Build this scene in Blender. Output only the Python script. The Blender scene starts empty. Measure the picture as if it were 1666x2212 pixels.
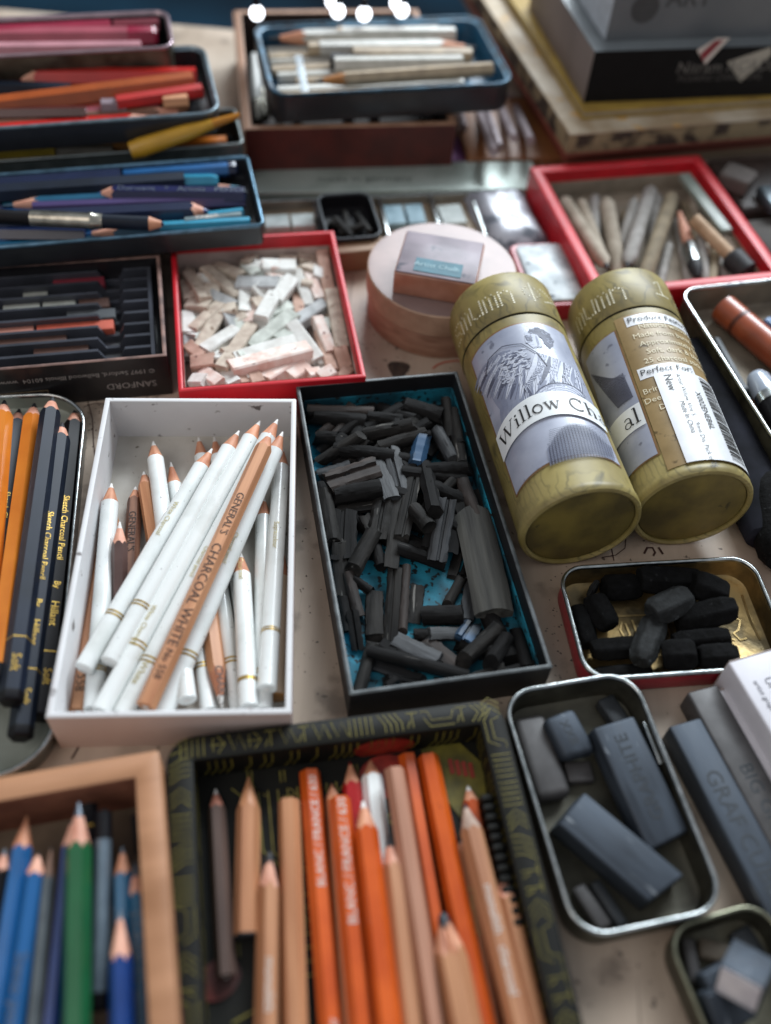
import bpy, bmesh, math, random
import numpy as np
from mathutils import Vector, Matrix
random.seed(7)
SC = bpy.context.scene
COL = SC.collection

# ------------------------------------------------------------------ camera
FPX, PITCH, ROLL, HC = 2045.5, 0.90556, 0.0898, 0.40
PX0, PY0 = 833.0, 1106.0
_F = np.array([0, math.cos(PITCH), -math.sin(PITCH)])
_R = np.array([1., 0, 0])
_U = np.cross(_R, _F)
R2 = _R*math.cos(ROLL) + _U*math.sin(ROLL)
U2 = -_R*math.sin(ROLL) + _U*math.cos(ROLL)
cam_d = bpy.data.cameras.new('camera')
cam = bpy.data.objects.new('camera', cam_d)
COL.objects.link(cam)
cam.matrix_world = Matrix(((R2[0], U2[0], -_F[0], 0), (R2[1], U2[1], -_F[1], 0), (R2[2], U2[2], -_F[2], HC), (0, 0, 0, 1)))
cam_d.sensor_fit = 'VERTICAL'
cam_d.sensor_height = 24
cam_d.lens = 24*FPX/2212
cam_d.clip_start = 0.01
cam_d.clip_end = 50
cam_d.dof.use_dof = True
cam_d.dof.focus_distance = 0.49
cam_d.dof.aperture_fstop = 1.95
SC.camera = cam

# ------------------------------------------------------------------ world and light
W = bpy.data.worlds.new('World')
SC.world = W
W.use_nodes = True
bg = W.node_tree.nodes['Background']
bg.inputs[0].default_value = (0.70, 0.74, 0.80, 1)
bg.inputs[1].default_value = 0.50

def area(name, loc, target, sx, sy, power, colour):
    d = bpy.data.lights.new(name, 'AREA')
    d.shape = 'RECTANGLE'; d.size = sx; d.size_y = sy
    d.energy = power; d.color = colour
    o = bpy.data.objects.new(name, d); COL.objects.link(o)
    o.location = loc
    o.rotation_euler = (Vector(target)-Vector(loc)).to_track_quat('-Z', 'Y').to_euler()
    return o
area('window_light', (0.55, 2.0, 1.25), (0.05, 0.40, 0), 1.5, 0.8, 86, (0.86, 0.94, 1.0))
area('room_light', (-0.9, -0.5, 1.4), (0, 0.4, 0), 1.2, 1.2, 7, (1.0, 0.88, 0.78))  # warm fill added from the front, not a lamp of the room
SC.view_settings.view_transform = 'Standard'
SC.view_settings.look = 'None'
SC.view_settings.exposure = 0
SC.view_settings.gamma = 1

# ------------------------------------------------------------------ helpers
def U(p, z=0.0):
    d = _F + R2*(p[0]-PX0)/FPX - U2*(p[1]-PY0)/FPX
    t = (z-HC)/d[2]
    return np.array([0, 0, HC]) + t*d
def cmap(ox, sx, oy, sy):
    return lambda x, y: (ox+sx*x, oy+sy*y)
c1 = cmap(0, .36, 0, .36); cB = cmap(466.5, .4, 0, .4); c3 = cmap(1066.2, .36, 0, .36)
c4 = cmap(0, .48, 500, .48); c5 = cmap(766.4, .34, 466.7, .34); c6 = cmap(933, .44, 566.7, .44)
c7 = cmap(0, .4, 833.3, .4); c8 = cmap(633.1, .36, 800, .36); c9 = cmap(1066.2, .36, 1166.7, .36)
c10 = cmap(1066.2, .36, 1600, .36); c11 = cmap(333.2, .56, 1500, .56); c12 = cmap(0, .2771, 1600, .2771)

def lin(h):
    h = h.lstrip('#')
    out = []
    for i in (0, 2, 4):
        c = int(h[i:i+2], 16)/255
        out.append(c/12.92 if c <= .04045 else ((c+.055)/1.055)**2.4)
    return tuple(out)+(1,)

MC = {}
def mat(name, col, col2=None, rough=.5, metal=0, scale=120, stretch=(1, 1, 1), bump=0, lo=.35, hi=.65, spec=.5,
        speck=None, speck_scale=400, speck_amt=.62, coat=0, emit=0, rnd=0, detail=6, rough2=None, bscale=None):
    if name in MC: return MC[name]
    m = bpy.data.materials.new(name); m.use_nodes = True
    nt = m.node_tree; N = nt.nodes; L = nt.links
    b = N['Principled BSDF']
    tc = N.new('ShaderNodeTexCoord'); mp = N.new('ShaderNodeMapping'); mp.inputs['Scale'].default_value = stretch
    L.new(tc.outputs['Object'], mp.inputs[0])
    oi = N.new('ShaderNodeObjectInfo')
    ad = N.new('ShaderNodeVectorMath'); ad.operation = 'ADD'
    sc_ = N.new('ShaderNodeVectorMath'); sc_.operation = 'SCALE'
    cb = N.new('ShaderNodeCombineXYZ')
    for k in range(3): L.new(oi.outputs['Random'], cb.inputs[k])
    L.new(cb.outputs[0], sc_.inputs[0]); sc_.inputs['Scale'].default_value = 3.7
    L.new(mp.outputs[0], ad.inputs[0]); L.new(sc_.outputs[0], ad.inputs[1])
    nz = N.new('ShaderNodeTexNoise'); nz.inputs['Scale'].default_value = scale; nz.inputs['Detail'].default_value = detail
    L.new(ad.outputs[0], nz.inputs['Vector'])
    c = lin(col); cc = lin(col2) if col2 else tuple(v*.8 for v in c[:3])+(1,)
    rp = N.new('ShaderNodeValToRGB')
    rp.color_ramp.elements[0].position = lo; rp.color_ramp.elements[1].position = hi
    rp.color_ramp.elements[0].color = cc; rp.color_ramp.elements[1].color = c
    L.new(nz.outputs['Fac'], rp.inputs[0])
    out = rp.outputs[0]
    if speck:
        n2 = N.new('ShaderNodeTexNoise'); n2.inputs['Scale'].default_value = speck_scale; n2.inputs['Detail'].default_value = 3
        L.new(ad.outputs[0], n2.inputs['Vector'])
        mr = N.new('ShaderNodeMapRange'); mr.inputs[1].default_value = speck_amt; mr.inputs[2].default_value = speck_amt+.06
        L.new(n2.outputs['Fac'], mr.inputs[0])
        mx = N.new('ShaderNodeMix'); mx.data_type = 'RGBA'
        L.new(mr.outputs[0], mx.inputs[0]); L.new(out, mx.inputs[6]); mx.inputs[7].default_value = lin(speck)
        out = mx.outputs[2]
    if rnd:
        hs = N.new('ShaderNodeHueSaturation')
        mr2 = N.new('ShaderNodeMapRange'); mr2.inputs[3].default_value = 1-rnd; mr2.inputs[4].default_value = 1+rnd
        L.new(oi.outputs['Random'], mr2.inputs[0]); L.new(mr2.outputs[0], hs.inputs['Value']); L.new(out, hs.inputs['Color'])
        out = hs.outputs[0]
    L.new(out, b.inputs['Base Color'])
    if rough2 is not None:
        mr3 = N.new('ShaderNodeMapRange'); mr3.inputs[1].default_value = .3; mr3.inputs[2].default_value = .7
        mr3.inputs[3].default_value = rough; mr3.inputs[4].default_value = rough2
        L.new(nz.outputs['Fac'], mr3.inputs[0]); L.new(mr3.outputs[0], b.inputs['Roughness'])
    else: b.inputs['Roughness'].default_value = rough
    b.inputs['Metallic'].default_value = metal
    b.inputs['Specular IOR Level'].default_value = spec
    b.inputs['Coat Weight'].default_value = coat
    b.inputs['Coat Roughness'].default_value = .15
    if bump:
        bp = N.new('ShaderNodeBump'); bp.inputs['Strength'].default_value = min(1, bump); bp.inputs['Distance'].default_value = .0006 if bump < .45 else .0016
        if bscale:
            n3 = N.new('ShaderNodeTexNoise'); n3.inputs['Scale'].default_value = bscale; n3.inputs['Detail'].default_value = 5
            L.new(ad.outputs[0], n3.inputs['Vector']); L.new(n3.outputs['Fac'], bp.inputs['Height'])
        else: L.new(nz.outputs['Fac'], bp.inputs['Height'])
        L.new(bp.outputs[0], b.inputs['Normal'])
    if emit:
        b.inputs['Emission Color'].default_value = c; b.inputs['Emission Strength'].default_value = emit
    MC[name] = m
    return m

def mesh_obj(name, V, Fc, m, parent=None, smooth=35, loc=None):
    me = bpy.data.meshes.new(name)
    me.from_pydata([tuple(map(float, v)) for v in V], [], Fc)
    me.update()
    bm = bmesh.new(); bm.from_mesh(me); bmesh.ops.recalc_face_normals(bm, faces=bm.faces); bm.to_mesh(me); bm.free()
    if smooth:
        for p in me.polygons: p.use_smooth = True
        me.set_sharp_from_angle(angle=math.radians(smooth))
    me.materials.append(m)
    o = bpy.data.objects.new(name, me); COL.objects.link(o)
    if parent: o.parent = parent
    if loc is not None: o.location = loc
    return o

REG = []
def tag(o, label, cat, group=None, key=None):
    o['label'] = label; o['category'] = cat
    if group: o['group'] = group
    REG.append((o, key))
    return o
def thing(name, label, cat, loc, rot=0, group=None, matrix=None):
    o = bpy.data.objects.new(name, None); COL.objects.link(o)
    o.empty_display_size = .01
    if matrix is not None: o.matrix_world = matrix
    else: o.location = tuple(map(float, loc)); o.rotation_euler = (0, 0, rot)
    return tag(o, label, cat, group)

class MB:
    def __init__(s): s.V = []; s.F = []
    def add(s, V, F):
        n = len(s.V); s.V += [tuple(v) for v in V]; s.F += [tuple(i+n for i in f) for f in F]; return s
    def box(s, x0, x1, y0, y1, z0, z1):
        V = [(x, y, z) for z in (z0, z1) for y in (y0, y1) for x in (x0, x1)]
        return s.add(V, [(0, 2, 3, 1), (4, 5, 7, 6), (0, 1, 5, 4), (2, 6, 7, 3), (0, 4, 6, 2), (1, 3, 7, 5)])
    def build(s, name, m, parent=None, bevel=0, smooth=35, segs=2):
        o = mesh_obj(name, s.V, s.F, m, parent, smooth)
        if bevel:
            bm = bmesh.new(); bm.from_mesh(o.data)
            es = [e for e in bm.edges if len(e.link_faces) == 2 and e.calc_face_angle(0) > .6]
            bmesh.ops.bevel(bm, geom=es, offset=bevel, segments=segs, affect='EDGES', profile=.5)
            bm.to_mesh(o.data); bm.free()
            for p in o.data.polygons: p.use_smooth = True
            o.data.set_sharp_from_angle(angle=math.radians(50))
        return o

# rectangle on plane z from four image corners of the photo (TL, TR, BR, BL)
def rectpx(c, z):
    P = [U(p, z) for p in c]
    ctr = sum(P)/4
    ax = (P[1]-P[0])+(P[2]-P[3]); ay = (P[0]-P[3])+(P[1]-P[2])
    tx = math.atan2(ax[1], ax[0]); ty = math.atan2(ay[1], ay[0])-math.pi/2
    th = (tx+ty)/2
    w = (np.linalg.norm(P[1]-P[0])+np.linalg.norm(P[2]-P[3]))/2
    l = (np.linalg.norm(P[0]-P[3])+np.linalg.norm(P[1]-P[2]))/2
    return ctr[0], ctr[1], th, w, l

def rr(w, l, rad, n=6):
    rad = max(rad, .0003); pts = []
    for (sx, sy, a0) in ((1, -1, -90), (1, 1, 0), (-1, 1, 90), (-1, -1, 180)):
        for i in range(n+1):
            a = math.radians(a0+90*i/n)
            pts.append((sx*(w/2-rad)+rad*math.cos(a), sy*(l/2-rad)+rad*math.sin(a)))
    return pts
def loft(w, l, rad, prof, n, cap0=False, cap1=False):
    V = []; Fc = []
    for d, z in prof:
        V += [(x, y, z) for x, y in rr(w-2*d, l-2*d, rad-d, n)]
    m = 4*(n+1)
    for i in range(len(prof)-1):
        for j in range(m):
            k = (j+1) % m
            Fc.append((i*m+j, i*m+k, (i+1)*m+k, (i+1)*m+j))
    if cap0: Fc.append(tuple(range(m))[::-1])
    if cap1: Fc.append(tuple(range((len(prof)-1)*m, len(prof)*m)))
    return V, Fc

# height field used to pile loose things on each other
RES = .001; GX0, GY0 = -.55, -.15
FIELD = np.zeros((1150, 1350))
def cells(xmin, xmax, ymin, ymax):
    i0 = max(0, int((xmin-GX0)/RES)); i1 = min(FIELD.shape[0], int((xmax-GX0)/RES)+2)
    j0 = max(0, int((ymin-GY0)/RES)); j1 = min(FIELD.shape[1], int((ymax-GY0)/RES)+2)
    X, Y = np.meshgrid(GX0+RES*np.arange(i0, i1), GY0+RES*np.arange(j0, j1), indexing='ij')
    return (slice(i0, i1), slice(j0, j1)), X, Y
def fget(x, y):
    i = int(round((x-GX0)/RES)); j = int(round((y-GY0)/RES))
    if 0 <= i < FIELD.shape[0] and 0 <= j < FIELD.shape[1]: return FIELD[i, j]
    return 0
class Tray:
    def __init__(s, root, R, z0, h, t, fl):
        s.root = root; s.x, s.y, s.th, s.w, s.l = R; s.z0 = z0; s.h = h; s.t = t; s.floor = z0+fl
        D = math.hypot(s.w, s.l)/2
        sl, X, Y = cells(s.x-D, s.x+D, s.y-D, s.y+D)
        u, v = s.loc(X, Y)
        ins = (abs(u) < s.w/2-t) & (abs(v) < s.l/2-t)
        sub = FIELD[sl]; sub[ins] = s.floor
    def loc(s, X, Y):
        c, n = math.cos(s.th), math.sin(s.th)
        return (X-s.x)*c+(Y-s.y)*n, -(X-s.x)*n+(Y-s.y)*c
    def wor(s, u, v):
        c, n = math.cos(s.th), math.sin(s.th)
        return s.x+u*c-v*n, s.y+u*n+v*c
    def clip(s, A, B, r):
        a = s.loc(A[0], A[1]); b = s.loc(B[0], B[1])
        mw = s.w/2-s.t-r; ml = s.l/2-s.t-r
        def cl(p, q):
            p = list(p); p0 = list(p)
            for k, m in ((0, mw), (1, ml)):
                if abs(p[k]) > m:
                    sg = math.copysign(m, p[k])
                    if abs(q[k]) < m and abs(p[k]-q[k]) > 1e-6:
                        t = (sg-q[k])/(p[k]-q[k])
                        p = [q[0]+(p[0]-q[0])*t, q[1]+(p[1]-q[1])*t]
                    else: p[k] = sg
            if math.hypot(p[0]-q[0], p[1]-q[1]) < .82*math.hypot(p0[0]-q[0], p0[1]-q[1]):
                p = [max(-mw, min(mw, p0[0])), max(-ml, min(ml, p0[1]))]
            return p
        a2 = cl(a, b); b2 = cl(b, a2)
        ax, ay = s.wor(*a2); bx, by = s.wor(*b2)
        return np.array([ax, ay, A[2]]), np.array([bx, by, B[2]])

def settle(a, b, r, tray=None, rz=None, z_floor=None, maxtilt=.5, sink=1.0):
    """end points in the photo -> axis end points in the world, resting on what lies below"""
    rz = rz if rz is not None else r
    z1 = z2 = (tray.floor if tray else 0)+rz+.004
    n = 15; zfl = tray.floor if tray else 0
    for it in range(4):
        A = U(a, z1); B = U(b, z2)
        if tray: A, B = tray.clip(A, B, r)
        d = B[:2]-A[:2]; L = np.linalg.norm(d)+1e-9; nrm = np.array([-d[1], d[0]])/L
        T = np.linspace(.03, .97, n); Hh = []
        for t in T:
            p = A[:2]+d*t
            hs = [zfl+(fget(*(p+nrm*k*r))-zfl)*sink - rz*(1-math.sqrt(max(0, 1-k*k))) for k in (-.8, -.4, 0, .4, .8)]
            Hh.append(max(hs))
        Hh = np.array(Hh)
        best = None
        for i in range(n):
            for j in range(i, n):
                if T[i] <= .5 <= T[j]:
                    hm = Hh[i] if i == j else Hh[i]+(Hh[j]-Hh[i])*(.5-T[i])/(T[j]-T[i])
                    if best is None or hm > best[0]: best = (hm, i, j)
        hm, i, j = best
        if i == j:
            s = 0
        else: s = (Hh[j]-Hh[i])/(T[j]-T[i])
        s = max(-maxtilt*L, min(maxtilt*L, s))
        base = max(Hh-s*(T-.5)) if i == j else hm
        z1 = base-s*.5+rz; z2 = base+s*.5+rz
    A[2] = z1; B[2] = z2
    stamp(A, B, r, rz)
    return A, B
def stamp(A, B, r, rz):
    sl, X, Y = cells(min(A[0], B[0])-r, max(A[0], B[0])+r, min(A[1], B[1])-r, max(A[1], B[1])+r)
    d = B[:2]-A[:2]; L2 = (d@d)+1e-12
    t = ((X-A[0])*d[0]+(Y-A[1])*d[1])/L2
    dd = abs(-(X-A[0])*d[1]+(Y-A[1])*d[0])/math.sqrt(L2)
    ok = (t >= 0) & (t <= 1) & (dd < r)
    Z = A[2]+(B[2]-A[2])*t+rz*np.sqrt(np.clip(1-(dd/r)**2, 0, 1))
    sub = FIELD[sl]; sub[ok] = np.maximum(sub[ok], Z[ok])
def stamp_rect(R, z, inset=0):
    x, y, th, w, l = R; D = math.hypot(w, l)/2
    sl, X, Y = cells(x-D, x+D, y-D, y+D); c, n = math.cos(th), math.sin(th)
    u = (X-x)*c+(Y-y)*n; v = -(X-x)*n+(Y-y)*c
    ok = (abs(u) < w/2-inset) & (abs(v) < l/2-inset); sub = FIELD[sl]; sub[ok] = z
def half_w(a, b, w, z):
    m = np.array([(a[0]+b[0])/2, (a[1]+b[1])/2]); d = np.array([b[0]-a[0], b[1]-a[1]], float); d /= np.linalg.norm(d)+1e-9
    n = np.array([-d[1], d[0]])*w/2
    P = U(m+n, z)-U(m-n, z)
    D = U(m+d, z)-U(m-d, z); D /= np.linalg.norm(D)
    return np.linalg.norm(P-D*(P@D))/2
def frame(A, B):
    """matrix with local z from A to B, local x as close to world up as possible"""
    z = Vector(B)-Vector(A); L = z.length; z.normalize()
    x = Vector((0, 0, 1)); x = (x-z*x.dot(z)).normalized(); y = z.cross(x)
    M = Matrix(((x.x, y.x, z.x, A[0]), (x.y, y.y, z.y, A[1]), (x.z, y.z, z.z, A[2]), (0, 0, 0, 1)))
    return M, L

# flat lettering as triangles in 2D
TXC = {}
def text2d(s, size=1.0, cut=None):
    if s not in TXC:
        cu = bpy.data.curves.new('lettering', 'FONT'); cu.body = s; cu.size = 1; cu.resolution_u = 2
        ob = bpy.data.objects.new('lettering', cu); COL.objects.link(ob)
        bpy.context.view_layer.update()
        me = ob.evaluated_get(bpy.context.evaluated_depsgraph_get()).to_mesh()
        V = [(v.co.x, v.co.y) for v in me.vertices]; Fc = [tuple(p.vertices) for p in me.polygons]
        bpy.data.objects.remove(ob); bpy.data.curves.remove(cu)
        TXC[s] = (V, Fc)
    V, Fc = TXC[s]
    V = [(x*size, y*size) for x, y in V]
    if cut:
        bm = bmesh.new(); vs = [bm.verts.new((x, y, 0)) for x, y in V]
        for f in Fc:
            try: bm.faces.new([vs[i] for i in f])
            except ValueError: pass
        x0 = min(v[0] for v in V); x1 = max(v[0] for v in V); k = x0+cut
        while k < x1:
            bmesh.ops.bisect_plane(bm, geom=bm.verts[:]+bm.edges[:]+bm.faces[:], plane_co=(k, 0, 0), plane_no=(1, 0, 0)); k += cut
        bm.verts.index_update()
        V = [(v.co.x, v.co.y) for v in bm.verts]; Fc = [tuple(v.index for v in f.verts) for f in bm.faces]
        bm.free()
    return V, Fc
def ribbon(mb, pts, w, fn, closed=False, sub=None):
    """a stroke of width w through 2D points, carried to 3D by fn"""
    P = [np.array(p, float) for p in pts]
    if sub:
        Q = []
        for i in range(len(P)-1):
            n = max(1, int(np.linalg.norm(P[i+1]-P[i])/sub))
            Q += [P[i]+(P[i+1]-P[i])*k/n for k in range(n)]
        P = Q+[P[-1]]
    V = []
    for i, p in enumerate(P):
        a = P[max(0, i-1)]; b = P[min(len(P)-1, i+1)]; d = b-a; d = d/(np.linalg.norm(d)+1e-12); n = np.array([-d[1], d[0]])
        ww = w(i/(len(P)-1)) if callable(w) else w
        V += [fn(*(p+n*ww/2)), fn(*(p-n*ww/2))]
    mb.add(V, [(2*i, 2*i+1, 2*i+3, 2*i+2) for i in range(len(P)-1)])

# ------------------------------------------------------------------ materials
M_wood = mat('pencil cedar', '#cf9372', '#a8684a', rough=.6, scale=260, stretch=(1, 1, .12), bump=.15, rnd=.12)
M_woodpale = mat('pale pencil wood', '#dca68e', '#c08068', rough=.6, scale=300, stretch=(1, 1, .2), rnd=.08)
M_woodbody = mat('raw cedar barrel', '#c48d66', '#a06a48', rough=.5, scale=240, stretch=(1, 1, .05), bump=.1, rnd=.1)
M_wooddark = mat('dark cedar barrel', '#8f6650', '#5f3d2e', rough=.55, scale=240, stretch=(1, 1, .05))
M_white = mat('white pencil lacquer', '#e2e5e3', '#cdd0cc', rough=.25, lo=.3, hi=.5, scale=45, coat=.3, speck='#8a8a88', speck_scale=420, speck_amt=.69)
M_whitelead = mat('white chalk lead', '#e6e4e0', '#cfccc8', rough=.8, scale=300)
M_blacklead = mat('black charcoal lead', '#2a2a2e', '#17171a', rough=.6, scale=400, bump=.2)
M_greylead = mat('graphite lead', '#6d7580', '#4d545c', rough=.35, metal=.4, scale=300)
M_gold = mat('gold foil', '#c9a750', '#9a7a30', rough=.35, metal=.6, scale=300)
M_goldp = mat('pale gold print', '#c6b87a', '#a0905a', rough=.4, metal=.2, scale=500)
M_orange = mat('orange lacquer', '#cc5a1c', '#b84a14', rough=.3, scale=50, rnd=.06, coat=.2, speck='#8a3510', speck_scale=500, speck_amt=.72)
M_amber = mat('amber lacquer', '#d07a28', '#c06a20', rough=.28, scale=50, coat=.3)
M_navy = mat('blue black lacquer', '#172030', '#101824', rough=.45, scale=40, spec=.25)
M_ink = mat('near black lacquer', '#141317', '#0d0c10', rough=.5, scale=40, spec=.2)
M_print = mat('white print', '#d8d0c8', rough=.6)
M_darkprint = mat('black print', '#33241e', rough=.6)
M_copperprint = mat('faded copper print', '#b58a78', rough=.6)

def paint(name, h, rough=.3):
    return mat(name, h, rough=rough, scale=50, coat=.25, rnd=.05)

HEXK = math.cos(math.pi/6)
def barrel_R(a, r, hexa):
    if not hexa: return r
    b = (a % (math.pi/3))-math.pi/6
    return r*HEXK/math.cos(b)*1.04
PENCILS = []
def pencil(a, b, w, label, body, wood=M_woodpale, lead=M_whitelead, tray=None, cone=None, leadl=None, hexa=True, rings=None,
           capl=0, cap=None, text=None, group=None, r=None, cat='pencil', name='pencil', shift=0.0, blunt=False, core=None, z=None, irregular=0, endwood=True):
    """tip at image point a, end at b"""
    rr_ = r if r else half_w(a, b, w, (tray.floor if tray else 0)+.012)
    if z is None: A, B = settle(b, a, rr_, tray, sink=.8)
    else:
        A = U(b, z[1]); B = U(a, z[0])
        if tray: A, B = tray.clip(A, B, rr_)
        stamp(A, B, rr_, rr_)
    M, L = frame(A, B)
    root = thing(name, label, cat, None, group=group, matrix=M)
    lpx = math.hypot(a[0]-b[0], a[1]-b[1])
    cl = (cone/lpx*L if cone else rr_*5) if not blunt else 0
    ll = (leadl/lpx*L if leadl else cl*.32)
    n = 24; rl = rr_*.34 if not core else rr_*core
    tipr = rl*.25
    k = (rr_-tipr)/cl if cl else 0
    rot0 = random.uniform(-.25, .25) if hexa else 0
    if hexa and text: rot0 = text[0][4] if len(text[0]) > 4 else 0
    ang = [2*math.pi*i/n+rot0 for i in range(n)]
    Rb = [barrel_R(x-rot0+math.pi/6, rr_, hexa) for x in ang]
    z0 = capl
    V = []; Fc = []
    jit = [random.uniform(-irregular, irregular)*cl if irregular else 0 for _ in ang]
    for i, x in enumerate(ang): V.append((Rb[i]*math.cos(x), Rb[i]*math.sin(x), z0 if cap else .0002))
    if not cap:
        for i, x in enumerate(ang): V.append((Rb[i]*.93*math.cos(x), Rb[i]*.93*math.sin(x), 0))
    if blunt:
        for i, x in enumerate(ang): V.append((Rb[i]*math.cos(x), Rb[i]*math.sin(x), L-.0003))
        for i, x in enumerate(ang): V.append((Rb[i]*.92*math.cos(x), Rb[i]*.92*math.sin(x), L))
    else:
        for i, x in enumerate(ang):
            s = (Rb[i]-tipr)/k
            V.append((Rb[i]*math.cos(x), Rb[i]*math.sin(x), L-s+jit[i]*.3-(0 if hexa else 0)))
    def band(i0, i1): return [(i0*n+j, i0*n+(j+1) % n, i1*n+(j+1) % n, i1*n+j) for j in range(n)]
    if cap: Fc += band(0, 1) + ([tuple(range(2*n, 3*n)), ] + band(1, 2) if blunt else [])
    else:
        Fc += band(1, 0)+band(0, 2)+[tuple(range(n, 2*n))]
        if blunt: Fc += band(2, 3)+[tuple(range(3*n, 4*n))]
    mesh_obj('barrel', V, Fc, body, root, 25)
    if not blunt:
        # wooden cone
        V = []; Fc = []
        zl = L-ll
        for i, x in enumerate(ang): V.append((Rb[i]*.985*math.cos(x), Rb[i]*.985*math.sin(x), V and L-(Rb[i]-tipr)/k+jit[i]*.3-.0001 or L-(Rb[i]-tipr)/k+jit[i]*.3-.0001))
        rw = tipr+k*ll
        for i, x in enumerate(ang): V.append((rw*math.cos(x), rw*math.sin(x), zl+(jit[i]*.3)))
        mesh_obj('sharpened_wood', V, [(j, (j+1) % n, n+(j+1) % n, n+j) for j in range(n)], wood, root, 30)
        V = []
        prof = [(rw*.98, zl-.0003), (rw*.75, zl+ll*.25), (rw*.5, zl+ll*.6), (tipr*1.3, zl+ll*.93), (tipr*.5, L)]
        if irregular: prof = [(rw*.97, zl-.0004), (rw*.96, zl+ll*.35), (rw*.85, zl+ll*.7), (rw*.45, L)]
        m = 12
        for q, zz in prof: V += [(q*math.cos(2*math.pi*i/m), q*math.sin(2*math.pi*i/m), zz) for i in range(m)]
        Fc = [(i*m+j, i*m+(j+1) % m, (i+1)*m+(j+1) % m, (i+1)*m+j) for i in range(len(prof)-1) for j in range(m)]
        Fc.append(tuple(range((len(prof)-1)*m, len(prof)*m)))
        mesh_obj('lead', V, Fc, lead, root, 50)
    else:
        m = 12; V = [(0, 0, L+.0003)]+[(rl*math.cos(2*math.pi*i/m), rl*math.sin(2*math.pi*i/m), L+.0002) for i in range(m)]
        mesh_obj('lead', V, [(0, 1+i, 1+(i+1) % m) for i in range(m)], lead, root, 0)
    if cap:
        V = []
        prof = [(.75, 0), (.93, capl*.06+.0002), (1.01, capl*.15+.0004), (1.01, capl)]
        for q, zz in prof: V += [(Rb[i]*q*math.cos(x), Rb[i]*q*math.sin(x), zz) for i, x in enumerate(ang)]
        Fc = [(i*n+j, i*n+(j+1) % n, (i+1)*n+(j+1) % n, (i+1)*n+j) for i in range(3) for j in range(n)]+[tuple(range(n))]
        mesh_obj('end_cap', V, Fc, cap, root, 30)
    elif endwood:
        m = 12; V = [(0, 0, -.0002)]+[(rl*math.cos(2*math.pi*i/m), rl*math.sin(2*math.pi*i/m), -.0002) for i in range(m)]
        mesh_obj('lead', V, [(0, 1+i, 1+(i+1) % m) for i in range(m)], lead if lead is not M_white else M_whitelead, root, 0)
    for (t0, wd, mm) in (rings or []):
        V = []
        for zz in (t0*L, t0*L+wd): V += [((Rb[i]+.00012)*math.cos(x), (Rb[i]+.00012)*math.sin(x), zz) for i, x in enumerate(ang)]
        mesh_obj('band', V, band(0, 1), mm, root, 25)
    for tx in (text or []):
        s, size, start, mm = tx[:4]; phi = tx[4] if len(tx) > 4 else 0; up = tx[5] if len(tx) > 5 else 1
        V2, F2 = text2d(s, size)
        off = -size*.35
        V3 = []
        for x_, y_ in V2:
            q = phi+up*(y_+off)/rr_
            Rr = barrel_R(q-rot0+math.pi/6, rr_, hexa)+.00032
            zz = L*(1-start)-x_ if up == 1 else L*(1-start)+x_
            if hexa:
                fd = rr_*HEXK*1.04+.0002; tt = up*(y_+off)
                V3.append((fd*math.cos(rot0)-tt*math.sin(rot0), fd*math.sin(rot0)+tt*math.cos(rot0), zz)); continue
            V3.append((Rr*math.cos(q), Rr*math.sin(q), zz))
        mesh_obj('lettering', V3, F2, mm, root, 0)
    PENCILS.append(root)
    return root

# ================================================================== table and floor
def table_mat():
    m = bpy.data.materials.new('worn pale table top'); m.use_nodes = True
    nt = m.node_tree; N = nt.nodes; L = nt.links; b = N['Principled BSDF']
    tc = N.new('ShaderNodeTexCoord')
    def noise(sc, det=6, st=(1, 1, 1)):
        mp = N.new('ShaderNodeMapping'); mp.inputs['Scale'].default_value = st; L.new(tc.outputs['Object'], mp.inputs[0])
        n = N.new('ShaderNodeTexNoise'); n.inputs['Scale'].default_value = sc; n.inputs['Detail'].default_value = det
        L.new(mp.outputs[0], n.inputs['Vector']); return n.outputs['Fac']
    def ramp(src, stops):
        r = N.new('ShaderNodeValToRGB'); e = r.color_ramp.elements
        while len(e) < len(stops): e.new(.5)
        for i, (p, c) in enumerate(stops): e[i].position = p; e[i].color = lin(c) if isinstance(c, str) else (c, c, c, 1)
        L.new(src, r.inputs[0]); return r.outputs[0]
    def mix(f, a, bb):
        x = N.new('ShaderNodeMix'); x.data_type = 'RGBA'; L.new(f, x.inputs[0]); L.new(a, x.inputs[6])
        if isinstance(bb, str): x.inputs[7].default_value = lin(bb)
        else: L.new(bb, x.inputs[7])
        return x.outputs[2]
    base = ramp(noise(9, 8, (1, .15, 1)), [(.3, '#9e8c7a'), (.5, '#b4a392'), (.7, '#c0b1a2')])
    grain = ramp(noise(60, 6, (1, .05, 1)), [(.45, 0.0), (.65, .35)])
    base = mix(grain, base, '#80705e')
    smudge = ramp(noise(14, 5), [(.52, 0.0), (.72, .55)])
    base = mix(smudge, base, '#7d6a58')
    dots = ramp(noise(170, 2), [(.69, 0.0), (.72, .8)])
    base = mix(dots, base, '#3a3029')
    scr = ramp(noise(26, 3, (9, .35, 1)), [(.66, 0.0), (.69, .5)])
    base = mix(scr, base, '#5c4c3e')
    stain = ramp(noise(34, 9), [(.57, 0.0), (.66, .65)])
    base = mix(stain, base, '#5f5348')
    grey = ramp(noise(5, 3), [(.5, 0.0), (.65, .4)])
    base = mix(grey, base, '#9a958a')
    L.new(base, b.inputs['Base Color'])
    b.inputs['Roughness'].default_value = .5
    bp = N.new('ShaderNodeBump'); bp.inputs['Strength'].default_value = .15; bp.inputs['Distance'].default_value = .0005
    L.new(noise(120, 6, (1, .1, 1)), bp.inputs['Height']); L.new(bp.outputs[0], b.inputs['Normal'])
    return m
TM = table_mat()
edge = U((450, 56))[1]
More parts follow.
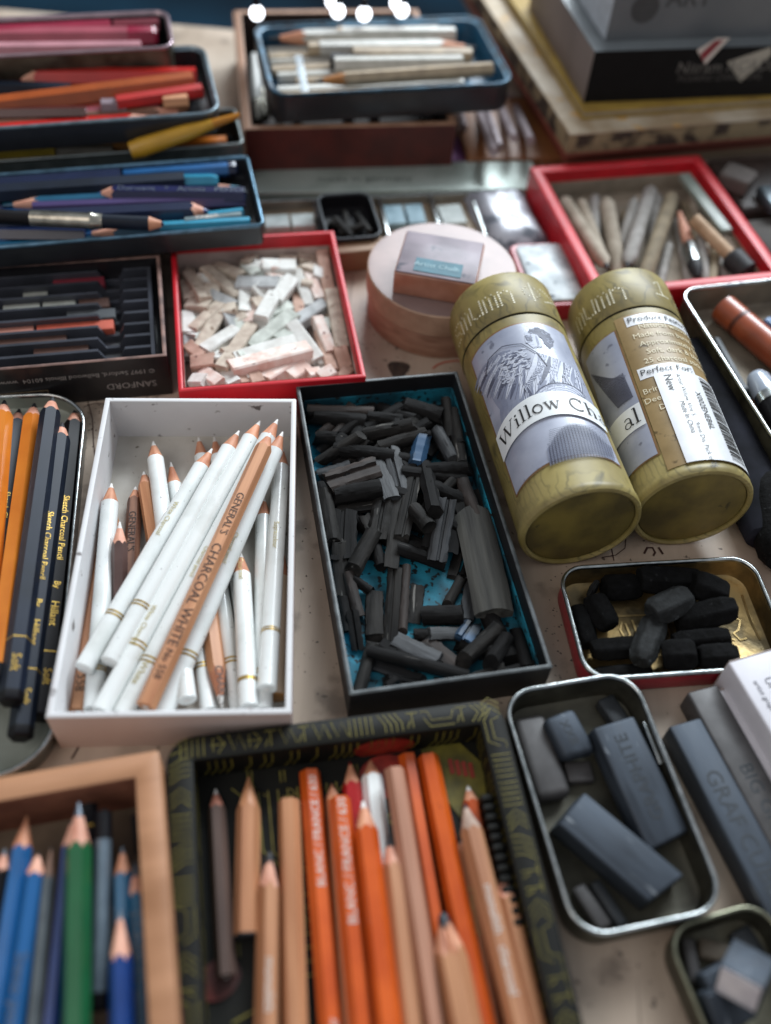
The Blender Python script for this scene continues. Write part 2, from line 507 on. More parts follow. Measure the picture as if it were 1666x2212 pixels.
tb = MB().box(-.75, .75, -.25, edge, -.035, 0).build('table', TM, bevel=.003); tb['kind'] = 'structure'
fm = mat('dark blue floor', '#1c3c50', '#101c26', rough=.5, scale=1.6, lo=.4, hi=.6)
fl = MB().box(-4, 4, -2, 6, -.78, -.75).build('floor', fm); fl['kind'] = 'structure'
wl = MB().box(-4, 4, 3.2, 3.3, -.75, 3).build('wall', mat('dark blue wall', '#16384c', '#0c2230', rough=.7, scale=2), bevel=0); wl['kind'] = 'structure'

# pencil scribbles on the table top
M_scrib = mat('dark scribble', '#3c221c', rough=.7)
mb = MB()
def flat(z): return lambda x, y: (x, y, z)
def pxpts(pts): return [U(p, 0)[:2] for p in pts]
ribbon(mb, pxpts([(1391, 1197), (1398, 1184), (1409, 1184), (1415, 1194), (1411, 1201)]), .0012, flat(.0004))
ribbon(mb, pxpts([(1422, 1183), (1432, 1198)]), .0013, flat(.0004))
ribbon(mb, pxpts([(1320, 1182), (1326, 1212)]), .0006, flat(.0004))
ribbon(mb, pxpts([(1300, 1205), (1330, 1200), (1350, 1185), (1352, 1160)]), .0005, flat(.0004))
ribbon(mb, pxpts([(180, 880), (205, 872), (232, 874)]), .0005, flat(.0004))
ribbon(mb, pxpts([(187, 855), (200, 905), (203, 960), (206, 985)]), .0005, flat(.0004))
ribbon(mb, pxpts([(155, 1640), (166, 1622), (175, 1605)]), .0008, flat(.0004))
tag(mb.build('scribble', M_scrib, smooth=0), 'dark pen loops and strokes scribbled on the bare table below the tubes', 'scribble')
mb = MB()
ribbon(mb, pxpts([(935, 797), (945, 789), (962, 783), (985, 780), (1005, 782)]), .0011, flat(.0004))
tag(mb.build('scribble', mat('red crayon mark', '#b4482e', rough=.7), smooth=0), 'thin red crayon line on the table in front of the round box', 'scribble')
mb = MB()
c = U((861, 800)); 
V = [(c[0]+.006*math.cos(t)*(1+.3*math.sin(3*t)), c[1]+.009*math.sin(t)*(1+.2*math.cos(2*t)), .0005) for t in np.linspace(0, 6.0, 16)]
mb.add(V, [tuple(range(16))])
tag(mb.build('smudge', mat('black smudge', '#251c18', '#4a3c30', rough=.8), smooth=0), 'small black charcoal smudge on the table behind the black box', 'smudge')
def crumb(i, px_, s):
    p = U(px_); me = bmesh.new(); bmesh.ops.create_icosphere(me, subdivisions=1, radius=s)
    for v in me.verts: v.co *= random.uniform(.6, 1.2); v.co.z = v.co.z*.6+s*.5
    V = [v.co[:] for v in me.verts]; Fc = [tuple(v.index for v in f.verts) for f in me.faces]; me.free()
    o = mesh_obj('crumb', V, Fc, M_blacklead, None, 20, loc=(p[0], p[1], 0))
    return o

# ================================================================== trays
def open_box(name, label, cat, c4_, h, m_out, m_in=None, m_rim=None, t=.0022, z0=0, rad=.0006, floor_mat=None, n=2, rim_bead=False, fl=.0015, group=None, R=None, inner_rad=None, flange=None):
    R = R or rectpx(c4_, z0+h)
    x, y, th, w, l = R
    root = thing(name, label, cat, (x, y, z0), th, group)
    m_in = m_in or m_out; m_rim = m_rim or m_out
    if rim_bead:
        e = .0011
        V, F_ = loft(w, l, rad, [(.0025, 0), (.0008, .0006), (.0004, .002), (.0004, h-.0028)], n, cap0=True)
        mesh_obj('side_wall', V, F_, m_out, root, 40)
        V, F_ = loft(w, l, rad, [(.0004, h-.0028), (-.0004, h-.0022), (-.0006, h-.0012), (-.0002, h-.0003), (.0006, h), (.0014, h-.0005), (.0016, h-.0016), (t, h-.0022)], n)
        mesh_obj('rolled_rim', V, F_, m_rim, root, 60)
        V, F_ = loft(w, l, rad, [(t, h-.0022), (t, fl+.0035), (t+.0008, fl+.0012), (t+.003, fl)], n, cap1=True)
        mesh_obj('interior', V, F_, m_in, root, 40)
    else:
        V, F_ = loft(w, l, rad, [(0, 0), (0, h-.0003)], n, cap0=True)
        mesh_obj('side_wall', V, F_, m_out, root, 40)
        V, F_ = loft(w, l, rad, [(0, h-.0003), (.0003, h), (t-.0003, h), (t, h-.0003)], n)
        mesh_obj('rim', V, F_, m_rim, root, 60)
        V, F_ = loft(w, l, rad, [(t, h-.0003), (t, fl)], n)
        mesh_obj('inner_wall', V, F_, m_in, root, 40)
        V, F_ = loft(w-2*t, l-2*t, .0004, [(0, fl)], n); F_ = [tuple(range(len(V)))]
        mesh_obj('base', V, F_, floor_mat or m_in, root, 0)
    return Tray(root, R, z0, h, t, fl)

M_tin = mat('brushed tin', '#9a9c98', '#7c7e78', rough=.34, metal=.9, scale=90, bump=.1, rough2=.5)
M_tinrim = mat('bright tin rim', '#c4c8c8', '#9aa0a0', rough=.25, metal=1, scale=200)
M_tindull = mat('dull olive tin', '#6c6a5c', '#4c4a40', rough=.4, metal=.8, scale=70, rough2=.6)
M_card_w = mat('white card', '#d9d9da', '#d0cfd0', rough=.6, scale=30, speck='#6a6462', speck_scale=110, speck_amt=.665)
M_card_bounce = mat('white card outside', '#d6c4bc', '#ccb8b0', rough=.6, scale=30)  # pinkish tint paints warm bounce on the shaded outer walls
M_card_floor = mat('worn white card floor', '#c4c0b8', '#aca69c', rough=.7, scale=40, speck='#6a6050', speck_scale=240, speck_amt=.68)
M_red = mat('red card', '#c81826', '#b01420', rough=.45, scale=50, speck='#e8a0a0', speck_scale=300, speck_amt=.76)
M_black = mat('black card', '#1b1b1e', '#141416', rough=.5, scale=40, speck='#5a5a5c', speck_scale=500, speck_amt=.74)
M_blackrim = mat('worn black card edge', '#5c6264', '#34383a', rough=.45, scale=120)  # grey paints the highlight along the black rim
M_bluelining = mat('dusty turquoise lining', '#2098b4', '#0c4656', rough=.7, scale=34, lo=.42, hi=.62, speck='#0c1418', speck_scale=260, speck_amt=.56, detail=8)

# --- white box
TW = open_box('white_box', 'open white cardboard box full of white pencils, scuffed inside', 'box',
    [(228, 858), (635, 862), (636, 1543), (98, 1549)], .0294, M_card_bounce, M_card_w, M_card_w, floor_mat=M_card_floor, t=.0026)
# --- black box
BH = .0235
TBk = open_box('black_box', 'open black cardboard box with turquoise lining holding charcoal pieces', 'box',
    [(638, 830), (985, 803), (1199, 1441), (756, 1502)], BH, M_black, M_black, M_blackrim, floor_mat=M_bluelining, t=.002)
w_, l_ = TBk.w-.004, TBk.l-.004
V, F_ = loft(w_-.0006, l_-.0006, .0005, [(0, .0018), (0, BH*.55), (.0007, BH*.55), (.0007, .0022)], 2, cap1=True)
mesh_obj('lining', V, F_, M_bluelining, TBk.root, 40)
# --- red pastel box
TR_ = open_box('red_box', 'open red cardboard box of white and pink pastel stubs', 'box',
    [(370, 520), (720, 495), (792, 817), (384, 843)], .027, M_red, mat('powdery inner card', '#c8b4ac', '#a8948c', rough=.8, scale=60), M_red, floor_mat=mat('powdery floor', '#b8a49c', '#95827a', rough=.9, scale=60), t=.0028)
V, F_ = loft(TR_.w-.0056, TR_.l-.0056, .0005, [(0, .0266), (0, .018), (.0004, .018), (.0004, .0266)], 2)
mesh_obj('upper_band', V, F_, M_red, TR_.root, 40)

# ================================================================== pieces
def rings_mesh(L, prof, nr, seed, taper0=.0, taper1=.0, jitter=.05, slant=(0, 0), wob=0, cuts=None):
    rnd = random.Random(seed)
    m = len(prof); V = []; Fc = []
    ph = rnd.uniform(0, 6)
    sh0 = [rnd.uniform(-1, 1)*jitter*.8 for _ in prof]; sh1 = [rnd.uniform(-1, 1)*jitter*.8 for _ in prof]
    R = max(math.hypot(*p) for p in prof)
    for i in range(nr+1):
        t = i/nr
        s = 1.0
        if taper0 and t < .5: s *= 1-taper0*(1-min(1, t/.22))**2
        if taper1 and t > .5: s *= 1-taper1*(1-min(1, (1-t)/.22))**2
        dx = wob*R*math.sin(ph+3*t); dy = wob*R*math.cos(ph*2+2.3*t)
        for j, (x, y) in enumerate(prof):
            k = s*(1+rnd.uniform(-1, 1)*jitter)
            z = t*L
            if i == 0: z += R*(sh0[j]*2+slant[0]*x/R)
            if i == nr: z += R*(sh1[j]*2+slant[1]*x/R)
            V.append((x*k+dx, y*k+dy, z))
    for i in range(nr):
        for j in range(m):
            k = (j+1) % m; Fc.append((i*m+j, i*m+k, (i+1)*m+k, (i+1)*m+j))
    c0 = np.mean(V[:m], axis=0); c1_ = np.mean(V[-m:], axis=0)
    n = len(V); V.append((c0[0], c0[1], c0[2]+R*rnd.uniform(0, .35))); V.append((c1_[0], c1_[1], c1_[2]-R*rnd.uniform(0, .35)))
    Fc += [(n, (j+1) % m, j) for j in range(m)]+[(n+1, nr*m+j, nr*m+(j+1) % m) for j in range(m)]
    return V, Fc
def prof_of(kind, r, rz, rnd):
    # local x is up (rz), local y is sideways (r)
    if kind == 'r':
        return [(rz*math.cos(a), r*math.sin(a)) for a in np.linspace(0, 2*math.pi, 15)[:-1]]
    if kind == 's':   # split stick with a groove along its upper face
        g = rnd.uniform(.30, .55); sd = rnd.uniform(-.2, .2)
        a_, b_ = rnd.uniform(.6, 1), rnd.uniform(.7, 1)
        P = [(.6, -.95), (a_, -.6), (a_*.97, -.18+sd), (g, -.08+sd), (g, .12+sd), (b_, .2+sd), (b_*.95, .65), (.5, .96), (0, 1), (-.6, .85), (-.95, .4), (-.98, -.3), (-.7, -.85), (0, -1)]
        return [(x*rz, y*r) for x, y in P]
    if kind == 'f':   # flat chip
        P = [(.85, -.9), (1, -.45), (.93, .1), (1, .55), (.8, .95), (0, 1), (-.75, .9), (-.9, .2), (-.9, -.6), (-.5, -1), (.2, -1)]
        return [(x*rz, y*r*rnd.uniform(.94, 1.04)) for x, y in P]
    if kind == 'b':   # broad curved slab with one facet
        return [(rz*x, r*y) for x, y in [(.35, -1), (.75, -.72), (.95, -.35), (1, .02), (.88, .38), (.45, .8), (.1, 1), (-.4, .9), (-.5, .3), (-.5, -.4), (-.35, -.95)]]
    if kind == 'c':   # angular hexagonal chunk
        P = [(1, .48), (1, -.48), (.1, -1), (-.9, -.6), (-1, .4), (0, 1)]
        return [(x*rz, y*r) for x, y in P]
    if kind == 'q':   # square pastel
        e = .82
        P = [(1, e), (e, 1), (-e, 1), (-1, e), (-1, -e), (-e, -1), (e, -1), (1, -e)]
        return [(x*rz, y*r) for x, y in P][::-1]

def ordinal(k): return ['first', 'second', 'third', 'fourth', 'fifth', 'sixth', 'seventh', 'eighth', 'ninth', 'tenth', 'eleventh', 'twelfth'][k]
def place_words(px_, tray, names):
    mid = U(px_, tray.floor+.008)
    u, v = tray.loc(mid[0], mid[1]); u = u/(tray.w/2); v = v/(tray.l/2)
    a = 'rear' if v > .6 else 'far middle' if v > .15 else 'middle' if v > -.25 else 'near middle' if v > -.62 else 'front'
    b = 'left' if u < -.33 else 'right' if u > .33 else 'centre'
    return f'{a} {b} of {names}'
def orient(a, b):
    dx, dy = b[0]-a[0], b[1]-a[1]
    if abs(dx) > 2*abs(dy): return 'crosswise'
    if abs(dy) > 2.6*abs(dx): return 'lengthwise'
    return 'tilted right' if dx*dy < 0 else 'tilted left'
def piece(name, a, b, w, kind, m, tray, base, cat, group, where, flat_=.8, seed=0, nr=7, jitter=.05, slant=.5, taper=0, roll=0, wob=.03, bevel=0, maxtilt=.5, label=None, smooth=28):
    rnd = random.Random(seed)
    r = half_w(a, b, w, tray.floor+.008)
    rz = r*flat_
    A, B = settle(a, b, r, tray, rz, maxtilt=maxtilt, sink=.55)
    M, L = frame(A, B)
    pr = prof_of(kind, r, rz, rnd)
    if roll: pr = [(x*math.cos(roll)-y*math.sin(roll), x*math.sin(roll)+y*math.cos(roll)) for x, y in pr]
    V, F_ = rings_mesh(max(L, .003), pr, nr, seed, jitter=jitter, slant=(rnd.uniform(-slant, slant), rnd.uniform(-slant, slant)), taper0=taper, taper1=taper, wob=wob)
    o = mesh_obj(name, V, F_, m, None, smooth)
    if bevel:
        bm = bmesh.new(); bm.from_mesh(o.data)
        bmesh.ops.bevel(bm, geom=[e for e in bm.edges if len(e.link_faces) == 2 and e.calc_face_angle(0) > .5], offset=bevel, segments=2, affect='EDGES', profile=.5)
        bm.to_mesh(o.data); bm.free()
        for p in o.data.polygons: p.use_smooth = True
    o.matrix_world = M
    mid = ((a[0]+b[0])/2, (a[1]+b[1])/2)
    lab = label or f'{base} {orient(a, b)}, {place_words(mid, tray, where)}'
    tag(o, lab, cat, group, key=mid)
    return o

# charcoal materials
CH = {
 'g': mat('grey charcoal', '#2a2826', '#0e0d0c', rough=.75, scale=220, stretch=(1, 1, .12), bump=.6, spec=.2, speck='#6a6864', speck_scale=320, speck_amt=.66),
 'k': mat('black charcoal', '#171616', '#0a0909', rough=.8, scale=220, stretch=(1, 1, .12), bump=.6, spec=.2, speck='#55524e', speck_scale=260, speck_amt=.72),
 'l': mat('light grey charcoal', '#393b3e', '#161719', rough=.65, scale=220, stretch=(1, 1, .12), bump=.5, speck='#606264', speck_scale=300, speck_amt=.68),
 'G': mat('weathered grey charcoal', '#474641', '#2a2926', rough=.75, scale=220, stretch=(1, 1, .08), bump=.6, speck='#1e1d1c', speck_scale=160, speck_amt=.68),
 'b': mat('brownish charcoal', '#352b26', '#181311', rough=.75, scale=220, stretch=(1, 1, .12), bump=.5, speck='#7a665c', speck_scale=260, speck_amt=.7),
 'u': mat('blue stained charcoal', '#2a4c6c', '#1c2630', rough=.55, scale=60, bump=.4, lo=.4, hi=.55, speck='#6c8ab0', speck_scale=300, speck_amt=.7)}
CHN = {'G': 'weathered grey', 'g': 'grey', 'k': 'black', 'l': 'pale grey', 'b': 'brownish', 'u': 'blue stained'}
chl = [  # crop coordinates x1,y1,x2,y2,width,kind,tone ; lowest first
 (120, 300, 420, 280, 60, 'r', 'k'), (470, 330, 640, 230, 55, 'r', 'k'), (600, 440, 820, 300, 55, 'r', 'k'), (180, 480, 360, 330, 55, 'r', 'k'), (900, 260, 1000, 440, 60, 'r', 'k'),
 (170, 700, 240, 980, 70, 'r', 'k'), (420, 700, 700, 760, 70, 'r', 'k'), (600, 850, 860, 900, 70, 'r', 'k'), (820, 700, 1050, 800, 70, 'r', 'k'), (380, 900, 600, 1020, 70, 'r', 'k'),
 (300, 480, 600, 520, 60, 'r', 'k'), (700, 620, 1000, 660, 60, 'r', 'k'), (900, 900, 1050, 1000, 70, 'r', 'k'), (1180, 1480, 1300, 1750, 100, 'r', 'k'), (1000, 1640, 1250, 1700, 70, 'r', 'k'),
 (650, 1690, 900, 1790, 60, 'r', 'k'), (1180, 1080, 1260, 1300, 70, 'r', 'k'), (440, 1080, 560, 1150, 60, 'r', 'k'), (250, 900, 330, 1180, 80, 'r', 'k'), (680, 1010, 880, 1090, 60, 'r', 'k'),
 (90, 245, 430, 250, 50, 'r', 'b'), (440, 280, 660, 305, 50, 'r', 'k'), (660, 215, 900, 285, 75, 'r', 'k'), (170, 380, 235, 320, 50, 'r', 'b'), (255, 385, 300, 325, 45, 'r', 'b'),
 (920, 180, 940, 410, 55, 'r', 'g'), (965, 275, 1010, 550, 60, 'r', 'g'), (815, 500, 870, 430, 50, 'f', 'k'), (350, 545, 430, 430, 45, 's', 'g'), (430, 560, 530, 445, 40, 'f', 'g'),
 (140, 408, 290, 412, 60, 'r', 'k'), (180, 540, 400, 395, 55, 'r', 'g'), (450, 385, 730, 320, 60, 'r', 'g'), (555, 455, 780, 370, 55, 'r', 'g'),
 (650, 530, 745, 545, 50, 'r', 'k'), (850, 600, 1070, 590, 62, 'r', 'k'), (145, 615, 330, 588, 62, 'r', 'l'), (240, 760, 515, 710, 85, 'r', 'k'),
 (190, 740, 200, 1050, 85, 'r', 'g'), (285, 835, 520, 800, 48, 'f', 'g'), (870, 745, 940, 690, 50, 'r', 'g'), (1095, 740, 1130, 850, 55, 'f', 'g'),
 (310, 865, 305, 1120, 135, 's', 'k'), (645, 1055, 800, 1060, 60, 'r', 'k'), (650, 1120, 900, 1165, 62, 'r', 'k'), (1000, 1080, 950, 1240, 52, 'f', 'g'), (1050, 1150, 1020, 1230, 42, 'r', 'k'),
 (790, 560, 850, 840, 80, 'c', 'k'), (960, 725, 1030, 880, 75, 'f', 'g'), (540, 800, 510, 1000, 110, 's', 'g'), (435, 890, 490, 970, 70, 'f', 'g'), (735, 855, 815, 940, 75, 'r', 'g'),
 (1000, 850, 960, 1080, 65, 'f', 'k'), (820, 960, 800, 1060, 50, 'f', 'k'), (495, 1040, 530, 1180, 60, 'r', 'k'), (205, 690, 480, 600, 110, 's', 'b'),
 (505, 555, 590, 765, 85, 'f', 'l'), (590, 480, 650, 745, 85, 's', 'l'), (870, 385, 965, 545, 68, 'r', 'l'), (780, 395, 740, 575, 85, 'c', 'u'), (1010, 655, 1095, 870, 70, 'r', 'b'),
 (735, 590, 655, 990, 80, 's', 'g'), (625, 780, 590, 1165, 75, 'f', 'g'), (490, 965, 365, 1190, 88, 'r', 'g'), (925, 795, 865, 1110, 100, 's', 'l'),
 (275, 1035, 290, 1330, 78, 'f', 'g'), (335, 1210, 390, 1465, 66, 'r', 'b'), (385, 1268, 468, 1330, 48, 'r', 'k'), (1070, 1265, 1045, 1495, 75, 'f', 'l'), (1015, 1245, 930, 1405, 58, 'r', 'g'),
 (300, 1370, 325, 1560, 62, 'r', 'k'), (360, 1470, 385, 1660, 70, 's', 'k'), (490, 1370, 490, 1605, 98, 'f', 'g'), (610, 1240, 580, 1620, 78, 's', 'g'), (682, 1190, 658, 1550, 50, 'r', 'b'), (745, 1310, 725, 1510, 78, 'f', 'g'),
 (785, 1470, 1010, 1462, 90, 'r', 'k'), (730, 1585, 830, 1585, 60, 'r', 'k'), (1280, 1610, 1190, 1750, 85, 'r', 'k'), (800, 1625, 980, 1775, 75, 'f', 'b'), (545, 1655, 680, 1725, 60, 'f', 'k'),
 (1110, 895, 1195, 1440, 195, 'b', 'G'),
 (810, 1590, 990, 1582, 68, 'f', 'l'), (1095, 1490, 1020, 1620, 105, 's', 'u'), (1235, 1540, 1035, 1735, 88, 'r', 'g'), (640, 1620, 865, 1745, 85, 'f', 'l'),
 (455, 1755, 770, 1865, 62, 'f', 'l'), (420, 1940, 630, 1912, 46, 'r', 'g'), (570, 1860, 850, 1905, 60, 's', 'k'), (475, 1645, 400, 1930, 72, 'r', 'g'), (495, 1700, 1015, 1830, 66, 'r', 'k'),
 (1015, 1865, 1260, 1785, 48, 'f', 'g'), (1105, 1850, 1425, 1765, 44, 'r', 'k'), (590, 1880, 630, 1850, 50, 'r', 'k'), (1350, 1560, 1400, 1760, 70, 'r', 'k')]
rc = random.Random(21)
extra = []
for k in range(46):
    v = rc.random()**1.5; x = 110+v*330+rc.uniform(0, 1)*(860-60*v); y = 220+v*1000
    an = rc.uniform(0, 3.14); ln = rc.uniform(70, 130)
    if 400 < x < 980 and 1150 < y < 1460: continue
    extra.append((x-ln*math.cos(an), y-ln*.8*math.sin(an), x+ln*math.cos(an), y+ln*.8*math.sin(an), rc.uniform(50, 78), rc.choice('rrsf'), rc.choice('kkkkg')))
chl = extra+chl
for i, (x1, y1, x2, y2, w, k, tone) in enumerate(chl):
    ex = .05; x1, x2 = x1+(x1-x2)*ex, x2+(x2-x1)*ex; y1, y2 = y1+(y1-y2)*ex, y2+(y2-y1)*ex; w *= 1.16
    a = c8(x1, y1); b = c8(x2, y2); ln = math.hypot(x1-x2, y1-y2)
    shape = {'r': 'round', 's': 'split', 'f': 'flat', 'c': 'angular', 'b': 'broad'}[k]
    size = 'long' if ln > 290 else 'short' if ln < 150 else 'medium'
    big = w > 170
    m = CH[tone]
    fz = {'r': .95, 's': .6, 'f': .5, 'c': .9, 'b': .45}[k]
    if w > 130: fz = .4
    piece('charcoal_stick', a, b, w*.36, k, m, TBk, f'{size} {shape} {CHN[tone]} charcoal', 'charcoal', 'charcoal sticks in the black box', 'black box', flat_=fz, seed=i+11,
          jitter=.014 if k == 'b' else .05 if k == 'r' else .085, slant=1.6 if big else 1.1, wob=.06, nr=12 if ln > 200 else 8, maxtilt=.35, label='widest grey charcoal slab with slanted end, leaning against the right of the black box' if big else None)

# ================================================================== pastels
PS = {
 'w': mat('white pastel', '#dcdcd8', '#c4c2bc', rough=.85, scale=160, rnd=.06, bump=.3, speck='#b49a90', speck_scale=180, speck_amt=.66),
 'g': mat('greenish white pastel', '#c8ccc4', '#a8aca4', rough=.85, scale=160, rnd=.06, bump=.3, speck='#8a8078', speck_scale=180, speck_amt=.66),
 'y': mat('beige pastel', '#c8bcac', '#a8988a', rough=.85, scale=160, rnd=.08, bump=.3, speck='#7c6858', speck_scale=200, speck_amt=.64),
 'p': mat('pink white pastel', '#e0d4cc', '#cfb2a6', rough=.85, scale=120, rnd=.06, bump=.3, lo=.4, hi=.6, speck='#7c5a54', speck_scale=220, speck_amt=.67),  # pink mottling stands for the shaded sides of white sticks
 'r': mat('rose pastel', '#c4a494', '#a48474', rough=.85, scale=120, rnd=.06, bump=.3, speck='#5c3a34', speck_scale=220, speck_amt=.64),
 's': mat('slate white pastel', '#b8baba', '#989a9a', rough=.85, scale=160, rnd=.06, bump=.3)}
PSN = {'w': 'white', 'g': 'pale greenish', 'y': 'beige', 'p': 'pinkish white', 'r': 'dusty rose', 's': 'pale grey'}
rp = random.Random(3)
pl = []
for i in range(80):   # the lower layer that shows between
    u = rp.uniform(-.82, .82)*TR_.w/2; v = rp.uniform(-.85, .85)*TR_.l/2; an = rp.uniform(0, 3.14)
    x, y = TR_.wor(u, v)
    # image position of that floor point
    d = np.array([x, y, .012])-np.array([0, 0, HC]); zz = d@_F; q = (PX0+FPX*(d@R2)/zz, PY0-FPX*(d@U2)/zz)
    ln = rp.uniform(26, 48)
    pl.append((q[0]-ln*math.cos(an)*.5, q[1]-ln*math.sin(an)*.4, q[0]+ln*math.cos(an)*.5, q[1]+ln*math.sin(an)*.4, 24, rp.choice('ygwywp')))
for t in [(795, 150, 870, 195, 42, 'y'), (820, 240, 850, 315, 50, 'y'), (1110, 160, 1160, 215, 50, 'g'), (1100, 85, 1150, 140, 50, 'y'), (1205, 105, 1185, 160, 48, 'y'), (1255, 125, 1330, 150, 45, 'y'), (1340, 125, 1405, 140, 42, 'y'),
 (975, 110, 1090, 210, 50, 'y'), (1130, 440, 1160, 480, 44, 'y'), (880, 400, 900, 480, 52, 'g'), (830, 480, 840, 570, 52, 's'), (1200, 385, 1300, 350, 45, 'g'), (950, 290, 1055, 345, 42, 's'), (1450, 130, 1490, 295, 55, 'r'),
 (1075, 235, 1250, 250, 52, 's'), (1440, 490, 1495, 615, 48, 'r'), (820, 350, 945, 350, 50, 'y'), (1020, 370, 1060, 445, 52, 's'), (1075, 405, 1095, 475, 52, 'g'), (1340, 290, 1350, 375, 48, 'r'), (1155, 260, 1230, 315, 48, 'w'),
 (930, 185, 1070, 300, 54, 'y'), (850, 205, 925, 315, 58, 'y'), (1190, 172, 1325, 175, 50, 'w'), (1335, 195, 1390, 330, 48, 'w'), (1392, 195, 1435, 315, 48, 'p'), (1100, 290, 1100, 370, 60, 'w'), (805, 385, 830, 470, 60, 'w'),
 (875, 450, 990, 345, 52, 'y'), (995, 365, 900, 525, 52, 'y'), (1340, 425, 1455, 330, 54, 's'), (1430, 405, 1490, 545, 52, 'p'), (1505, 290, 1555, 525, 64, 'y'), (1530, 530, 1575, 640, 62, 'r'), (830, 605, 965, 590, 52, 'r'),
 (920, 625, 995, 705, 55, 'p'), (840, 685, 930, 682, 52, 'w'), (1000, 620, 1060, 705, 62, 'w'), (1080, 655, 1110, 700, 60, 'r'), (1140, 640, 1165, 695, 62, 'r'), (850, 515, 910, 570, 48, 'r'), (1250, 500, 1330, 460, 50, 'g'),
 (1140, 520, 1320, 385, 62, 'g'), (1060, 460, 930, 545, 58, 'w'), (1130, 440, 1005, 615, 58, 'y'), (1320, 430, 1430, 580, 58, 'w'), (1200, 675, 1320, 600, 60, 'p'), (1310, 685, 1375, 610, 60, 'p'), (1385, 675, 1440, 620, 52, 'p'),
 (1445, 665, 1505, 630, 54, 'p'), (1535, 670, 1570, 630, 50, 'r'), (1240, 300, 1310, 240, 55, 'w'), (1055, 630, 1375, 545, 66, 'p'), (1270, 225, 1180, 415, 66, 'w'), (1070, 575, 1315, 500, 44, 'w')]:
    a = c4(t[0], t[1]); b = c4(t[2], t[3]); pl.append((a[0], a[1], b[0], b[1], t[4]*.48, t[5]))
for i, (x1, y1, x2, y2, w, tone) in enumerate(pl):
    ex = .05; x1, x2 = x1+(x1-x2)*ex, x2+(x2-x1)*ex; y1, y2 = y1+(y1-y2)*ex, y2+(y2-y1)*ex; w *= .98
    ln = math.hypot(x1-x2, y1-y2); size = 'long' if ln > 85 else 'short' if ln < 45 else 'medium'
    piece('pastel_stick', (x1, y1), (x2, y2), w, 'q', PS[tone], TR_, f'{size} {PSN[tone]} pastel stub', 'pastel', 'pastel stubs in the red box', 'red box', flat_=.92, seed=300+i,
          nr=3, jitter=.035, slant=.15, roll=rp.uniform(-.25, .25), wob=.0, maxtilt=.35, smooth=25)

# ================================================================== pencils in the white box
GW = 'white pencils in the white box'
def wp(a, b, label, w=90, **k):
    k.setdefault('rings', [(.14, .0009, M_gold), (.152, .0009, M_gold)])
    k.setdefault('cone', 55); k.setdefault('leadl', 16)
    pencil(c7(*a), c7(*b), w*.4, label, M_white, M_wood, M_whitelead, TW, hexa=False, group=GW, **k)
PW = .0044
pencil(c7(550, 620), c7(400, 1760), 80*.4, 'bare cedar pencil lying along the left wall of the white box', M_woodbody, M_wood, M_whitelead, TW, r=PW, group='cedar pencils in the white box', cone=50,
       text=[('558', .006, .86, M_darkprint)])
wp((1065, 225), (1290, 1760), 'white pencil at the back, left of the pair of tips below the far wall', r=PW*.9)
wp((1150, 228), (1385, 1700), 'white pencil at the back, right of the pair of tips below the far wall', r=PW*.9)
wp((922, 412), (1130, 1760), 'white pencil with long pointed tip, between the upright one and the diagonal bundle', r=PW*.9, cone=60)
pencil(c7(1540, 850), c7(1510, 1690), 80*.4, 'pale wood pencil with brown end cap in the front right corner', mat('pale maple barrel', '#c9b098', '#b39a82', rough=.5, scale=200, stretch=(1, 1, .05)), M_wood, M_whitelead, TW, r=PW, group='cedar pencils in the white box', cap=mat('brown end dip', '#9c6e3c', rough=.4), capl=.001, hexa=False)
wp((1425, 600), (1420, 1760), 'white pencil on the bottom near the right wall, under the glossy one', r=PW)
pencil(c7(1200, 1745), c7(1110, 1080), 80*.4, 'cedar pencil whose tip points to the front wall, with faded black lettering', M_woodbody, M_wood, M_whitelead, TW, r=PW*.95, group='cedar pencils in the white box', cone=80,
       text=[('CHARCOAL WHITE', .0055, .30, M_darkprint, -.3, -1)])
pencil(c7(733, 545), c7(690, 1300), 60*.4, 'dark brown cedar pencil behind the pale cedar tip', M_wooddark, M_wood, M_whitelead, TW, r=PW*.85, group='cedar pencils in the white box', cone=34, text=[("GENERAL'S", .0052, .22, M_darkprint)])
pencil(c7(777, 463), c7(980, 1700), 90*.4, 'light cedar pencil with white tip left of the upright white pencil', M_woodbody, M_wood, M_whitelead, TW, r=PW, group='cedar pencils in the white box', cone=40)
wp((828, 300), (1010, 1700), 'white pencil with orange brown wood tip, standing apart at the rear centre', r=PW, cone=48)
wp((625, 338), (500, 1740), 'white pencil parallel to the left wall with speckled pink tip', r=PW, cone=58)
pencil(c7(658, 775), c7(630, 1350), 66*.4, 'short plum brown pencil with pale pink tip beside the left pencil', mat('plum lacquer', '#5a4440', '#4a3632', rough=.4, scale=80), M_woodpale, M_whitelead, TW, r=PW*.85, group='cedar pencils in the white box', cone=46)
wp((1525, 330), (1442, 1640), 'glossy white pencil with hollow white end leaning along the right wall', r=PW, rings=[(.19, .0009, M_gold), (.2, .0006, M_gold)], text=[('Supracolour', .0035, .38, M_goldp)])
wp((1300, 900), (1345, 1740), 'white pencil under the bundle with gold stamp, right of centre', r=PW, text=[('Charcoal', .0035, .08, M_goldp)])
wp((1405, 190), (545, 1760), 'third white pencil of the diagonal bundle counting from the left', z=(0.022, 0.018), r=PW, rings=[(.18, .0009, M_gold), (.192, .0009, M_gold)], text=[('White Charcoal', .0034, .70, M_goldp)])
wp((1500, 182), (660, 1780), 'fourth white pencil of the diagonal bundle, its tip half hidden at the rear right', z=(0.025, 0.016), r=PW, text=[('White', .0046, .86, M_goldp), ('Charcoal pencil', .0029, .5, M_goldp)])
